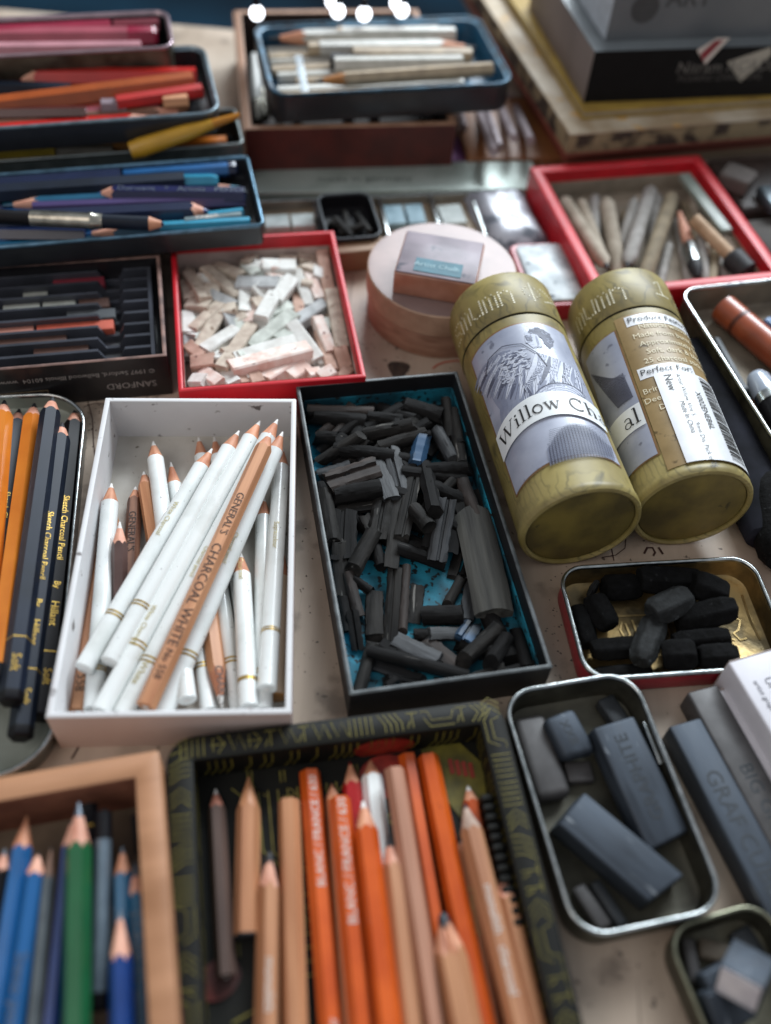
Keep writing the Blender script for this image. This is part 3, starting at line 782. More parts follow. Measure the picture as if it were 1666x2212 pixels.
wp((1545, 212), (880, 1780), 'rightmost white pencil of the diagonal bundle, its tip touching the right wall', z=(0.024, 0.012), r=PW, rings=[(.17, .0009, M_gold), (.182, .0009, M_gold)], text=[('Charcoal pencil', .0029, .42, M_goldp)])
wp((1292, 243), (590, 1500), 'second white pencil of the diagonal bundle, ending above the cedar end', z=(0.022, 0.021), r=PW, rings=[(.2, .0009, M_gold), (.212, .0009, M_gold)], cap=M_white, capl=.003)
wp((1146, 340), (450, 1535), 'leftmost white pencil of the diagonal bundle with gold print and rounded end', z=(0.019, 0.019), r=PW, rings=[(.2, .0009, M_gold), (.212, .0009, M_gold)], cap=M_white, capl=.003, text=[('White Charcoal', .0034, .30, M_goldp)])
pencil(c7(1462, 255), c7(780, 1750), 85*.4, 'bare cedar pencil lying on top of the diagonal white bundle, stamped in black', M_woodbody, M_wood, M_whitelead, TW, z=(0.034, 0.024), r=PW*.98, group='cedar pencils in the white box', cone=45, leadl=16,
       text=[("GENERAL'S", .0052, .27, M_darkprint, .15), ('CHARCOAL WHITE', .0064, .465, M_darkprint, .15), ('No 558', .0048, .83, M_darkprint, .1)])

# ================================================================== left silver tin with sketch pencils
R_ = rectpx([(-330, 905), (197, 850), (90, 1712), (-560, 1800)], .012)
R_ = rectpx([(-300, 862), (200, 848), (95, 1668), (-480, 1720)], .012)
TS = open_box('pencil_tin', 'shallow silver tin with rounded corners holding dark sketch pencils, left edge', 'tin', None, .012, M_tin, mat('grey green tin floor', '#9ba096', '#84897e', rough=.45, metal=.3, scale=50, speck='#8a6a30', speck_scale=60, speck_amt=.74), M_tinrim, t=.0016, rad=.026, n=8, rim_bead=True, R=R_)
GS = 'sketch pencils in the silver tin'
tx = lambda s0, sz=.0044: [('Sketch Charcoal Pencil', sz, s0, M_gold, .35), ('By', sz, s0+.28, M_gold, .35), ('Hillant', .0052, s0+.34, M_gold, .35), ('Soft', .0052, s0+.53, M_gold, .35)]
def sp(a, b, label, body, w=92, **k):
    k.setdefault('wood', M_woodpale)
    pencil(c7(*a), c7(*b), w*.4, label, body, lead=M_blacklead, tray=TS, group=GS, r=.0052, cone=46, leadl=19, core=.45, **k)
sp((120, 15), (-110, 1660), 'blue black sketch pencil between the two orange ones, its tip farthest back', M_navy, rings=[(.16, .0006, M_gold)], text=tx(.36))
sp((28, 40), (-100, 1560), 'leftmost orange pencil in the silver tin, cut by the photo edge', M_amber, cap=M_ink, capl=.008)
sp((203, 62), (-20, 1600), 'full length orange pencil between two blue black sketch pencils', M_amber, cap=M_ink, capl=.008)
sp((425, 125), (228, 1800), 'near black sketch pencil along the right side of the silver tin, gold lettering', M_ink, cap=M_ink, capl=.004, rings=[(.165, .0006, M_gold)], text=tx(.35))
sp((336, 195), (112, 1915), 'shorter tipped dark sketch pencil squeezed between two others, ending lowest', M_navy, cap=M_ink, capl=.005, rings=[(.17, .0006, M_gold)], text=tx(.35))
sp((286, 62), (55, 1715), 'thick blue black sketch pencil with blue sheen right of the orange one', M_navy, cap=M_ink, capl=.005, rings=[(.165, .0006, M_gold)], text=[('Soft', .0056, .88, M_gold, .3)])

# ================================================================== black and gold tin with orange pencils
R_ = rectpx([(370, 1606), (1066, 1500), (1356, 2530), (366, 2690)], .021)
M_btin = mat('black printed tin', '#0c0c09', '#14140f', rough=.6, scale=60, spec=.25)
TG = open_box('printed_tin', 'black tin printed with gold angular lines holding orange and cedar pencils', 'tin', None, .021, M_btin, M_btin, M_btin, t=.011, rad=.012, n=8, fl=.003, R=R_)
w_, l_ = TG.w, TG.l
M_gline = mat('gold printed line', '#8c8236', '#6c6326', rough=.5)
mb = MB(); rg = random.Random(5); zt = .0213
def sideP(side):
    # maps (s along, d across 0..1 from outside) to local
    def f(s, d):
        q = .0006+d*.0098
        if side == 't': return (s, l_/2-q, zt)
        if side == 'l': return (-w_/2+q, s, zt)
        if side == 'r': return (w_/2-q, s, zt)
        if side == 'b': return (s, -l_/2+q, zt)
    return f
for side, half in (('t', w_/2), ('l', l_/2), ('r', l_/2), ('b', w_/2)):
    f = sideP(side); s = -half+.006
    def seg(pts, wd=.00030):
        P = [f(*p) for p in pts]; ribbon(mb, [(p[0], p[1]) for p in P], wd, flat(zt))
    while s < half-.006:
        kind = rg.choice(['slash', 'chev', 'arrow', 'line', 'hash', 'zig', 'tee'])
        if kind == 'slash':
            for k in range(4): seg([(s+k*.0025, .06), (s+.0028+k*.0025, .55), (s+.0028+k*.0025, .94)])
            s += .0125
        elif kind == 'chev':
            for k in range(3): seg([(s+k*.0025, .08), (s+.0034+k*.0025, .5), (s+k*.0025, .92)])
            s += .0105
        elif kind == 'arrow': seg([(s, .5), (s+.006, .5)]); seg([(s+.003, .12), (s+.006, .5), (s+.003, .88)]); seg([(s+.001, .2), (s+.001, .8)]); s += .0075
        elif kind == 'line': seg([(s, .15), (s+.003, .15), (s+.0045, .6), (s+.013, .6), (s+.0145, .2)]); seg([(s+.001, .45), (s+.0035, .9), (s+.014, .9)]); s += .0155
        elif kind == 'hash':
            for k in range(5): seg([(s+k*.0024, .08), (s+k*.0024, .92)])
            s += .0125
        elif kind == 'tee': seg([(s, .15), (s+.005, .15)]); seg([(s+.0025, .15), (s+.0025, .85)]); seg([(s, .85), (s+.0015, .5)]); s += .0065
        else: seg([(s, .1), (s+.0023, .85), (s+.0046, .15), (s+.0069, .85)]); s += .0078
mb.build('gold_pattern', M_gline, TG.root, smooth=0)
mb = MB(); zf = .0034
iw, il = w_/2-.014, l_/2-.014
for k in range(9):
    x0 = -iw*.62+k*.0042; ribbon(mb, [(x0, il*.9), (x0, il*.55-.001*k), (x0+.010, il*.40), (x0+.010, il*.1)], .0007, flat(zf))
for k in range(7):
    ribbon(mb, [(-iw*.55, il*.28-k*.005), (-iw*.55+.012, il*.28-k*.005), (-iw*.55+.017, il*.22-k*.005), (-iw*.55+.026, il*.22-k*.005)], .0007, flat(zf))
for k in range(5):
    ribbon(mb, [(iw*.30+k*.005, il*.92), (iw*.52+k*.004, il*.62)], .0007, flat(zf))
for k in range(6):
    ribbon(mb, [(-iw*.9, -il*.3-k*.006), (-iw*.62, -il*.22-k*.006)], .0007, flat(zf))
for k in range(90):
    x0 = rg.uniform(-iw*.95, iw*.9); y0 = rg.uniform(-il*.9, il*.95); d_ = rg.choice([(1, 0), (0, 1), (.7, .7), (-.7, .7)]); l2 = rg.uniform(.004, .012)
    for q_ in range(rg.choice([1, 2, 3])): ribbon(mb, [(x0+q_*.0018*d_[1], y0+q_*.0018*d_[0]), (x0+q_*.0018*d_[1]+d_[0]*l2, y0+q_*.0018*d_[0]+d_[1]*l2)], .0005, flat(zf-.0002))
mb.build('gold_floor_pattern', M_gline, TG.root, smooth=0)
def blob(name, cx_, cy_, rx, ry, m, ang=0, n=18, z=zf+.0003):
    V = [(cx_+rx*math.cos(t)*math.cos(ang)-ry*math.sin(t)*math.sin(ang), cy_+rx*math.cos(t)*math.sin(ang)+ry*math.sin(t)*math.cos(ang), z) for t in np.linspace(0, 2*math.pi, n+1)[:-1]]
    return mesh_obj(name, V, [tuple(range(n))], m, TG.root, 0)
def tloc(px_):
    p = U(px_, .0034); return TG.loc(p[0], p[1])
q = tloc(c11(885, 235)); q = (q[0], il-.004); blob('red_emblem', q[0], q[1]-.004, .0125, .010, mat('dark red print', '#a03022', '#6c1c16', rough=.4))
V = [(q[0]+.0135*math.cos(t), TG.l/2-TG.t-.0004, .0095+.009*math.sin(t)) for t in np.linspace(0, 2*math.pi, 19)[:-1]]
mesh_obj('wall_emblem', V, [tuple(range(18))], MC['dark red print'], TG.root, 0)
mb = MB()
for side in (-1, 1):
    k_ = -il
    while k_ < il:
        ribbon(mb, [(k_, .005), (k_+.003, .0105), (k_+.003, .0185)], .0005, (lambda sd: (lambda a_, b_: (sd*(TG.w/2-TG.t-.0004), a_, b_)))(side)); k_ += rg.choice([.0032, .0032, .006])
    mb.build('gold_wall_pattern', M_gline, TG.root, smooth=0); mb = MB()
k_ = -iw
while k_ < iw:
    ribbon(mb, [(k_, .005), (k_+.003, .0105), (k_+.003, .0185)], .0005, lambda a_, b_: (a_, TG.l/2-TG.t-.0004, b_))
    k_ += rg.choice([.0032, .0032, .006, .008])
mb.build('gold_wall_pattern', M_gline, TG.root, smooth=0)
q = tloc(c11(1150, 300)); mb = MB()
mb.add([(q[0]-.012, q[1]+.012, zf+.0002), (q[0]+.004, q[1]+.016, zf+.0002), (q[0]+.014, q[1]+.002, zf+.0002), (q[0]+.012, q[1]-.018, zf+.0002), (q[0], q[1]-.022, zf+.0002), (q[0]-.008, q[1]-.006, zf+.0002)], [(0, 1, 2, 3, 4, 5)])
mb.build('yellow_panel', mat('mustard print', '#776e22', '#4c4718', rough=.45, scale=90), TG.root, smooth=0)
mb = MB()
for k in range(4): mb.add([(q[0]-.001+k*.0028, q[1]+.006-k*.001, zf+.0006), (q[0]+.001+k*.0028, q[1]+.006-k*.001, zf+.0006), (q[0]+.001+k*.0028, q[1]-.001-k*.001, zf+.0006), (q[0]-.001+k*.0028, q[1]-.001-k*.001, zf+.0006)], [(0, 1, 2, 3)])
mb.build('red_marks', mat('red print', '#98301c', rough=.4), TG.root, smooth=0)
q = tloc(c11(250, 1100)); blob('red_emblem', q[0], q[1], .009, .007, mat('worn red print', '#5c1e18', '#2c100c', rough=.5, scale=90), ang=.5)
# raised black corrugated divider at the right inside wall
mb = MB()
for k in range(13):
    y0 = il*.62-k*.0042; mb.box(iw-.003, iw+.002, y0-.0014, y0+.0014, .003, .016)
mb.build('ribbed_wall', M_btin, TG.root, bevel=.0005)

GO = 'pencils in the black and gold tin'
bf = 'BLANC / FRANCE / 630'
PO = .0054
def op(a, b, w, label, body, lead=M_blacklead, wood=M_wood, **k):
    k.setdefault('group', GO)
    if 'cone' in k: k['cone'] *= .56
    if 'leadl' in k: k['leadl'] *= .56
    if b[1] > 1290: b = (b[0]+(b[0]-a[0])*.28, b[1]+(b[1]-a[1])*.28)
    pencil(c11(*a), c11(*b), w*.56*1.1, label, body, wood, lead, TG, **k)
M_umber = mat('umber barrel', '#5e4a42', '#4a3a34', rough=.5, scale=200, stretch=(1, 1, .1))
M_redl = paint('crimson lacquer', '#a8181c')
op((237, 365), (280, 1090), 65, 'thin umber brown pencil with worn pink tip near the left wall of the gold tin', M_umber, M_whitelead, mat('pink worn wood', '#a86c58', '#8a5444', rough=.7), cone=85)
op((1180, 560), (1330, 1420), 62, 'thin bare cedar pencil under the grey tipped one at right', M_woodbody, M_blacklead, cone=60, text=[('Charcoal', .005, .2, M_goldp)])
op((685, 345), (760, 1300), 58, 'slim cedar tip peeping out between two blunt orange pencils', M_woodbody, M_woodbody, cone=70)
op((755, 255), (850, 1300), 75, 'crimson pencil with cedar tip behind the blunt orange ones', M_redl, M_redl, cone=110, leadl=14)
op((832, 228), (930, 1300), 82, 'white pencil with bare wood tip in the middle of the gold tin', M_white, M_woodbody, cone=85, leadl=10)
op((975, 235), (1175, 1450), 72, 'orange pencil with blunt end, left of its twin at the far centre right', M_orange, M_blacklead, blunt=True)
op((365, 305), (358, 940), 86, 'short bare cedar pencil with all wood point and black end', M_woodbody, M_woodbody, M_woodbody, cone=140, leadl=30, cap=M_blacklead, capl=.0012)
op((445, 608), (430, 1450), 86, 'cedar pencil with thick black lead at the left, printed in white', M_woodbody, M_blacklead, M_woodpale, cone=165, leadl=55, core=.5, irregular=.3, text=[('monolith', .0052, .42, M_print, .3)])
op((520, 410), (550, 1450), 84, 'bare cedar pencil with blunt flat end left of the orange group', M_woodbody, M_blacklead, blunt=True)
op((600, 298), (695, 1450), 82, 'leftmost blunt orange pencil with white lettering', M_orange, M_blacklead, blunt=True, text=[(bf, .0046, .36, M_print, .2, -1), ('noir', .0050, .76, M_print, .2, -1)])
op((1210, 353), (1400, 1300), 66, 'orange pencil with white chalk tip behind the grey tipped cedar', M_orange, M_whitelead, cone=80, leadl=28)
op((905, 538), (1010, 1450), 76, 'cedar pencil with dark lead beside the white chalk tipped orange one', M_woodbody, M_blacklead, M_woodpale, cone=155, leadl=65, core=.5)
op((925, 288), (1110, 1450), 76, 'pinkish cedar pencil with blunt end and smudged blue print', mat('pink cedar barrel', '#b98870', '#a07058', rough=.55, scale=240, stretch=(1, 1, .06), speck='#4c4a58', speck_scale=120, speck_amt=.68), M_blacklead, blunt=True)
op((1055, 240), (1300, 1450), 84, 'orange pencil with blunt end, right one of the far pair', M_orange, M_blacklead, blunt=True)
op((1350, 688), (1520, 1450), 84, 'cedar pencil with pale pink tip nearest the ribbed right wall', M_woodbody, M_blacklead, M_woodpale, cone=120, leadl=30)
op((715, 403), (815, 1450), 84, 'second blunt orange pencil with white lettering, right of the first', M_orange, M_blacklead, blunt=True, text=[(bf, .0050, .42, M_print, .1, -1)])
op((805, 413), (925, 1450), 88, 'orange pencil with white chalk tip in the centre of the gold tin', M_orange, M_whitelead, M_wood, cone=140, leadl=36, core=.5)
op((1198, 422), (1450, 1450), 86, 'long cedar pencil with pale grey tip and white print at right', M_woodbody, M_blacklead, mat('greyed wood', '#b8a090', '#987f70', rough=.7, scale=200), cone=140, leadl=26, text=[('monolith', .0052, .30, M_print, .1), ('charcoal', .0052, .50, M_print, .1)])
op((1112, 845), (1235, 1450), 112, 'thick roughly whittled cedar pencil with dark blue grey lead at the front', M_woodbody, mat('blue grey lead', '#28323c', '#1a2028', rough=.5), M_wood, cone=185, leadl=60, core=.42, irregular=.5)

# ================================================================== wooden crate bottom left
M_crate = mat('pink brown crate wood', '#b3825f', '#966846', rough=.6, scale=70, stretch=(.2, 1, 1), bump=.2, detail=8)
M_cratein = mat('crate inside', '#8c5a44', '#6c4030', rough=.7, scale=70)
R_ = rectpx([(-260, 1723), (352, 1620), (390, 2420), (-300, 2560)], .034)
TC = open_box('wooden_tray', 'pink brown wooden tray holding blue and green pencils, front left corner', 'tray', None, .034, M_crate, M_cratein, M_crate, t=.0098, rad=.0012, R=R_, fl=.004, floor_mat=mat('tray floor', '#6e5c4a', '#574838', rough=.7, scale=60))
GC = 'pencils in the wooden tray'
B1 = paint('cobalt lacquer', '#1d5c94'); B2 = paint('deep blue lacquer', '#163a78'); B3 = paint('teal blue lacquer', '#1a5c80'); GR = paint('green lacquer', '#1f5c38')
def cp(a, b, w, label, body, lead=M_greylead, wood=M_woodpale, **k):
    k.setdefault('group', GC)
    if 'cone' in k: k['cone'] *= .2771
    if 'leadl' in k: k['leadl'] *= .2771
    k.setdefault('z', (.024, .016))
    pencil(c12(*a), c12(*b), w*.2771*1.22, label, body, wood, lead, TC, **k)
cp((400, 830), (190, 2900), 82, 'slim grey pencil between the light blue and the deep blue one', mat('grey lacquer', '#5c6468', '#4c5458', rough=.4), M_blacklead, mat('brown wood tip', '#7a5a48', rough=.6), cone=280, leadl=30)
cp((40, 840), (-200, 2400), 110, 'black pencil mostly cut off by the left photo edge', M_ink, cone=200)
cp((955, 828), (985, 2600), 125, 'teal blue pencil with grey point left of the tray wall', B3, M_greylead, M_wood, cone=250, leadl=60)
cp((560, 630), (330, 2900), 105, 'deep blue pencil half hidden under the green pencil', B2, cone=240, leadl=30)
cp((1090, 575), (1092, 885), 62, 'tiny black pen cap lying against the right tray wall', M_ink, M_ink, M_ink, blunt=True, name='pen_cap', cat='pen cap')
cp((700, 430), (705, 1360), 115, 'black barrelled pencil with dark cap behind the silver one', M_ink, M_ink, M_ink, blunt=True, rings=[(.78, .0008, M_gold)])
cp((815, 520), (820, 1300), 100, 'black pencil with cedar shoulder behind the silver holder', M_ink, M_blacklead, M_wood, cone=110, leadl=70)
cp((218, 560), (-130, 2700), 138, 'cobalt blue pencil with slender brown tip at the far left', B1, M_woodbody, M_wood, cone=300, leadl=30)
cp((300, 872), (0, 2900), 140, 'cobalt blue pencil with short blunt tip second from the left', B1, M_blacklead, M_woodpale, cone=210, leadl=36, text=[('Steno pencil', .006, .42, M_greylead, .2)])
cp((1092, 935), (1135, 2900), 112, 'teal blue pencil with silver print beside the right tray wall', B3, M_greylead, cone=330, leadl=150, text=[('STABILO pencil', .0065, .24, M_greylead, 0)])
cp((805, 640), (775, 2110), 118, 'silver grey lead holder with black ends', mat('silver grey barrel', '#7c8c98', '#6a7884', rough=.3, metal=.5), M_ink, M_ink, blunt=True, hexa=False, cap=M_ink, capl=.006, rings=[(.90, .0105, M_ink)], name='lead_holder', cat='lead holder')
cp((615, 448), (590, 2900), 172, 'thick green pencil with long silver lead on top of the others', GR, M_greylead, M_woodpale, cone=440, leadl=150, core=.4, z=(.031, .022))
cp((938, 1325), (955, 2900), 148, 'deep blue pencil with long pink wood tip at the front right', B2, M_greylead, M_woodpale, cone=490, leadl=90, z=(.028, .026))

# ================================================================== red mint tin with charcoal lumps
R_ = rectpx([(1214, 1230), (1622, 1193), (1722, 1432), (1262, 1474)], .016)
M_gtin = mat('golden embossed tin floor', '#b89c68', '#6c6048', rough=.28, metal=.85, scale=40, lo=.4, hi=.6, bump=1, rough2=.45)
TM_ = open_box('mint_tin', 'open red mint tin with gold floor full of black charcoal lumps', 'tin', None, .016, mat('red painted tin', '#b0182c', '#90142a', rough=.35, scale=50), M_gtin, M_tinrim, t=.0014, rad=.0125, n=8, rim_bead=True, R=R_)
# embossing on the floor of the tin
M_emb = mat('embossed gold', '#c4a874', '#8c7850', rough=.3, metal=.9)
def embl(pts, wd=.0011):
    P = [U(c9(*p), .0016) for p in pts]
    bm_ = MB()
    L_ = [TM_.loc(p[0], p[1]) for p in P]
    ribbon(bm_, L_, wd, flat(.0019)); return bm_
mb = MB()
for pts in ([(770, 490), (760, 540), (790, 590), (820, 570), (790, 500)], [(830, 480), (860, 560), (890, 600)], [(1440, 470), (1480, 480), (1470, 540), (1440, 560), (1480, 600), (1520, 590)],
            [(1490, 330), (1540, 480), (1600, 600)], [(700, 460), (930, 450)], [(1380, 560), (1400, 590), (1450, 600)], [(1040, 500), (1060, 580), (1040, 620)]):
    e = embl(pts); e.build('embossing', M_emb, TM_.root, smooth=0)

M_lump = mat('matte black charcoal lump', '#121213', '#0a0a0a', rough=.9, scale=260, bump=.6, spec=.12, speck='#242526', speck_scale=300, speck_amt=.66)
M_lumpg = mat('greyish charcoal lump', '#262829', '#161717', rough=.8, scale=260, bump=.5, spec=.3, speck='#4c5052', speck_scale=300, speck_amt=.66)
lumps = [(560, 200, 600, 290, 110, 'g', 'greyish lump in the rear left corner of the mint tin'), (490, 370, 560, 620, 120, 'k', 'long upright lump hugging the left wall of the mint tin'),
 (650, 225, 850, 240, 125, 'k', 'black lump along the far wall, left of the biggest one'), (890, 210, 1210, 195, 140, 'k', 'biggest black lump along the far wall of the mint tin'),
 (600, 340, 690, 520, 130, 'k', 'black lump with pointed shoulder beside the left wall lump'), (1200, 260, 1390, 330, 135, 'k', 'round black lump at the right end of the far row'),
 (1130, 460, 1420, 420, 145, 'k', 'long black lump right of centre below the round one'), (560, 670, 850, 640, 115, 'k', 'long black lump near the front left rim of the mint tin'),
 (620, 780, 920, 785, 85, 'k', 'flat long lump half hidden behind the front left rim'), (1110, 590, 1380, 605, 105, 'k', 'lump lying crosswise above the front right pair'),
 (1020, 700, 1215, 720, 150, 'k', 'squarish lump at the front centre of the mint tin'), (1240, 710, 1460, 720, 130, 'k', 'lump with flat end at the front right of the mint tin'),
 (970, 500, 920, 770, 150, 'g', 'upright grey chalky lump with a slanted face at the front centre'), (960, 440, 1170, 320, 160, 'g', 'greyish lump resting on top in the middle of the mint tin')]
for i, (x1, y1, x2, y2, w, tn, lb) in enumerate(lumps):
    piece('charcoal_lump', c9(x1-(x2-x1)*.08, y1-(y2-y1)*.08), c9(x2+(x2-x1)*.08, y2+(y2-y1)*.08), w*.36*1.22, 'c', M_lump if tn == 'k' else M_lumpg, TM_, '', 'charcoal', 'charcoal lumps in the mint tin', '', flat_=.78, seed=700+i, nr=6, jitter=.03, slant=.2, taper=.28, bevel=.0009, label=lb, maxtilt=.3, wob=0, smooth=50)

# ================================================================== graphite bars
def bar(a, b, w, hz, m, tray, label, z=None, cham=.0012, name='graphite_bar', texts=None, endslant=0, group='graphite blocks in the silver tin', tilt=.5, rad=0):
    r = half_w(a, b, w, (tray.floor if tray else 0)+hz)*(1.28 if tray else 1)
    if z is None: A, B = settle(a, b, r, tray, hz/2, maxtilt=tilt)
    else: A = U(a, z[0]); B = U(b, z[1]); stamp(A, B, r, hz/2)
    M, L = frame(A, B)
    root = thing(name, label, 'graphite block', None, group=group, matrix=M)
    mb = MB()
    mb.box(-hz/2, hz/2, -r, r, 0, L)
    V = [list(v) for v in mb.V]
    for v in V:
        if endslant and v[2] > 0 and v[1] > 0: v[2] -= endslant*r
        if endslant and v[2] == 0 and v[0] > 0: v[2] += abs(endslant)*hz*.3
    mb.V = [tuple(v) for v in V]
    o = mb.build('block', m, root, bevel=cham, segs=4 if rad else 2)
    for s, size, start, up, mm in (texts or []):
        V2, F2 = text2d(s, size)
        V3 = [(hz/2+.0001, up*(y-size*.35), L*start+(-up)*x*(-1)*(-1)) for x, y in V2]
        V3 = [(hz/2+.00012, (-up)*(y-size*.35), L*start+up*x) for x, y in V2]
        mesh_obj('stamped_lettering', V3, F2, mm, root, 0)
    return root
M_gra = mat('graphite', '#444c56', '#343a42', rough=.48, metal=.5, scale=160, stretch=(1, 1, .2), bump=.4, rough2=.7, speck='#7a8086', speck_scale=260, speck_amt=.68)
M_grab = mat('brownish graphite', '#4c4a4a', '#3e3c3c', rough=.5, metal=.2, scale=120, bump=.15)
M_grad = mat('dark graphite', '#34383c', '#282c30', rough=.5, metal=.25, scale=120, bump=.15)
M_stamp = mat('stamped groove', '#262c32', rough=.6)
R_ = rectpx([(1080, 1500), (1375, 1440), (1566, 1965), (1252, 2030)], .019)
TG2 = open_box('metal_tin', 'open silver tin with rounded corners holding chunky graphite blocks', 'tin', None, .019, M_tindull, mat('olive tin inside', '#5c5a4e', '#403e36', rough=.4, metal=.6, scale=60, rough2=.6), M_tinrim, t=.0015, rad=.0145, n=10, rim_bead=True, R=R_)
mb = MB(); mb.box(-.0004, .0010, -.010, .010, .012, .0155)
hg = mb.build('hinge', M_tinrim, TG2.root, bevel=.0003); hg.location = (TG2.w/2-.0030, TG2.l*.18, 0)
bar(c9(610, 905), c9(950, 1260), 80*.36, .007, M_grad, TG2, 'thin dark graphite stick in the far right corner of the silver tin')
bar(c10(430, 200), c10(590, 190), 100*.36, .005, M_grab, TG2, 'small brown block between the rounded and the biggest bars')
bar(c10(500, 880), c10(700, 1180), 70*.36, .006, M_grab, TG2, 'thin brown stick under the diagonal block in the near left corner')
bar(c10(600, 850), c10(800, 1160), 55*.36, .006, M_grad, TG2, 'thin black stick under the diagonal block, right of the brown one')
bar(c9(185, 1020), c9(360, 1560), 160*.36, .009, M_grab, TG2, 'long rounded brown grey block along the left wall', cham=.0034, rad=1)
bar(c9(375, 1050), c9(520, 1320), 150*.36, .009, M_gra, TG2, 'short broken graphite block with stamp behind the long ones', cham=.0025, endslant=.3, texts=[('XXB', .006, .2, 1, M_stamp)])
bar(c9(690, 1110), c9(1060, 1800), 205*.36, .013, M_gra, TG2, 'big graphite block stamped with letters beside the right wall', cham=.0012, endslant=-.25, texts=[('GRAPHITE', .0085, .86, -1, M_stamp)])
bar(c10(425, 420), c10(1060, 960), 195*.36, .015, M_gra, TG2, 'big plain graphite block lying diagonally across the front of the silver tin', cham=.0008, endslant=.5)

GB = 'long graphite bars on the table'
bar(c9(1120, 1130), c9(1990, 2760), 215*.36, .014, M_gra, None, 'long square graphite bar in front, stamped with large letters', z=(.0072, .0072), texts=[('GRAF CUBE 6B GRAPHITE', .0105, .20, 1, M_stamp)], group=GB)
bar(c9(1225, 930), c9(2090, 2500), 200*.36, .014, M_grab, None, 'long square graphite bar behind, beside the white cartons', z=(.0072, .0072), texts=[('BIG GRAPHITE STICK', .009, .32, 1, M_stamp)], group=GB)

# white cartons at the right
M_carton = mat('white carton', '#d4d2d8', '#c6c4ca', rough=.5, scale=40)
def carton(c4_, z0, h, label, texts=None):
    R = rectpx(c4_, z0+h); x, y, th, w, l = R
    root = thing('carton', label, 'carton', (x, y, z0), th, 'white cartons')
    MB().box(-w/2, w/2, -l/2, l/2, 0, h).build('box_body', M_carton, root, bevel=.0012)
    MB().box(-w/2+.001, w/2-.001, l/2+.0001, l/2+.0006, h*.2, h-.0006).build('end_flap', mat('inner carton flap', '#b8a8a0', rough=.6), root, bevel=.0002)
    for s, size, u, v, m in (texts or []):
        V2, F2 = text2d(s, size); mesh_obj('lettering', [(u+y_, v-x_, h+.0002) for x_, y_ in V2], F2, m, root, 0)
    stamp_rect(R, z0+h); return root
M_ptxt = mat('grey blue print', '#4a4c58', rough=.6)
carton([c9(1370, 905), c9(1530, 840), c9(2300, 2200), c9(2110, 2290)], 0, .013, 'lower white carton beside the graphite bars, mostly hidden')
carton([c9(1470, 750), c9(1900, 560), c9(2700, 1900), c9(2180, 2100)], .0, .027, 'tall white carton with printed lines at the right edge', [('UNITED STATES', .0055, -.010, .040, M_ptxt), ('artist graphite', .0035, -.0155, .040, M_ptxt)])

# ================================================================== small tin front right
R_ = rectpx([(1436, 2010), (1650, 1938), (1900, 2440), (1650, 2520)], .016)
TL = open_box('small_tin', 'small olive metal tin of graphite pieces, bottom right corner', 'tin', None, .016, M_tindull, M_tindull, mat('olive tin rim', '#8c8c78', '#6c6c5c', rough=.3, metal=.9), t=.0014, rad=.012, n=8, rim_bead=True, R=R_)
GT = 'graphite pieces in the small tin'
bar(c10(1150, 1150), c10(1210, 1460), 60*.36, .005, M_grab, TL, 'narrow brown stick along the left wall of the small tin', group=GT)
bar(c10(1290, 1120), c10(1330, 1330), 150*.36, .005, mat('dull brown eraser', '#544c40', '#443c32', rough=.7), TL, 'flat brown piece at the rear of the small tin', group=GT)
bar(c10(1300, 1360), c10(1480, 1700), 150*.36, .010, M_gra, TL, 'grey block under the tilted facetted cube', group=GT)
bar(c10(1240, 1530), c10(1340, 1750), 80*.36, .009, M_gra, TL, 'grey block close to the left wall at the very front', group=GT)
bar(c10(1440, 1100), c10(1600, 1350), 100*.36, .006, M_grad, TL, 'dark block at the right rear of the small tin', group=GT)
# tilted cube with a highlight painted white on one face
q = U(c10(1520, 1400), .024)
cube = MB(); s = .0082
cube.box(-s, s, -s, s, -s*.8, s*.8)
root = thing('graphite_cube', 'tilted facetted graphite cube with one shiny white face, front right', 'graphite block', (q[0], q[1], .022), 0, GT)
root.rotation_euler = (math.radians(-18), math.radians(24), math.radians(52))
cube.build('block', M_gra, root, bevel=.0006)
MB().box(-s-.0003, -s-.0001, -s*.9, s*.9, -s*.7, s*.75).build('polished_face', mat('polished face', '#d8d4d8', '#bcb8c0', rough=.2, metal=.3), root)  # pale plate painted as the bright highlight on this face

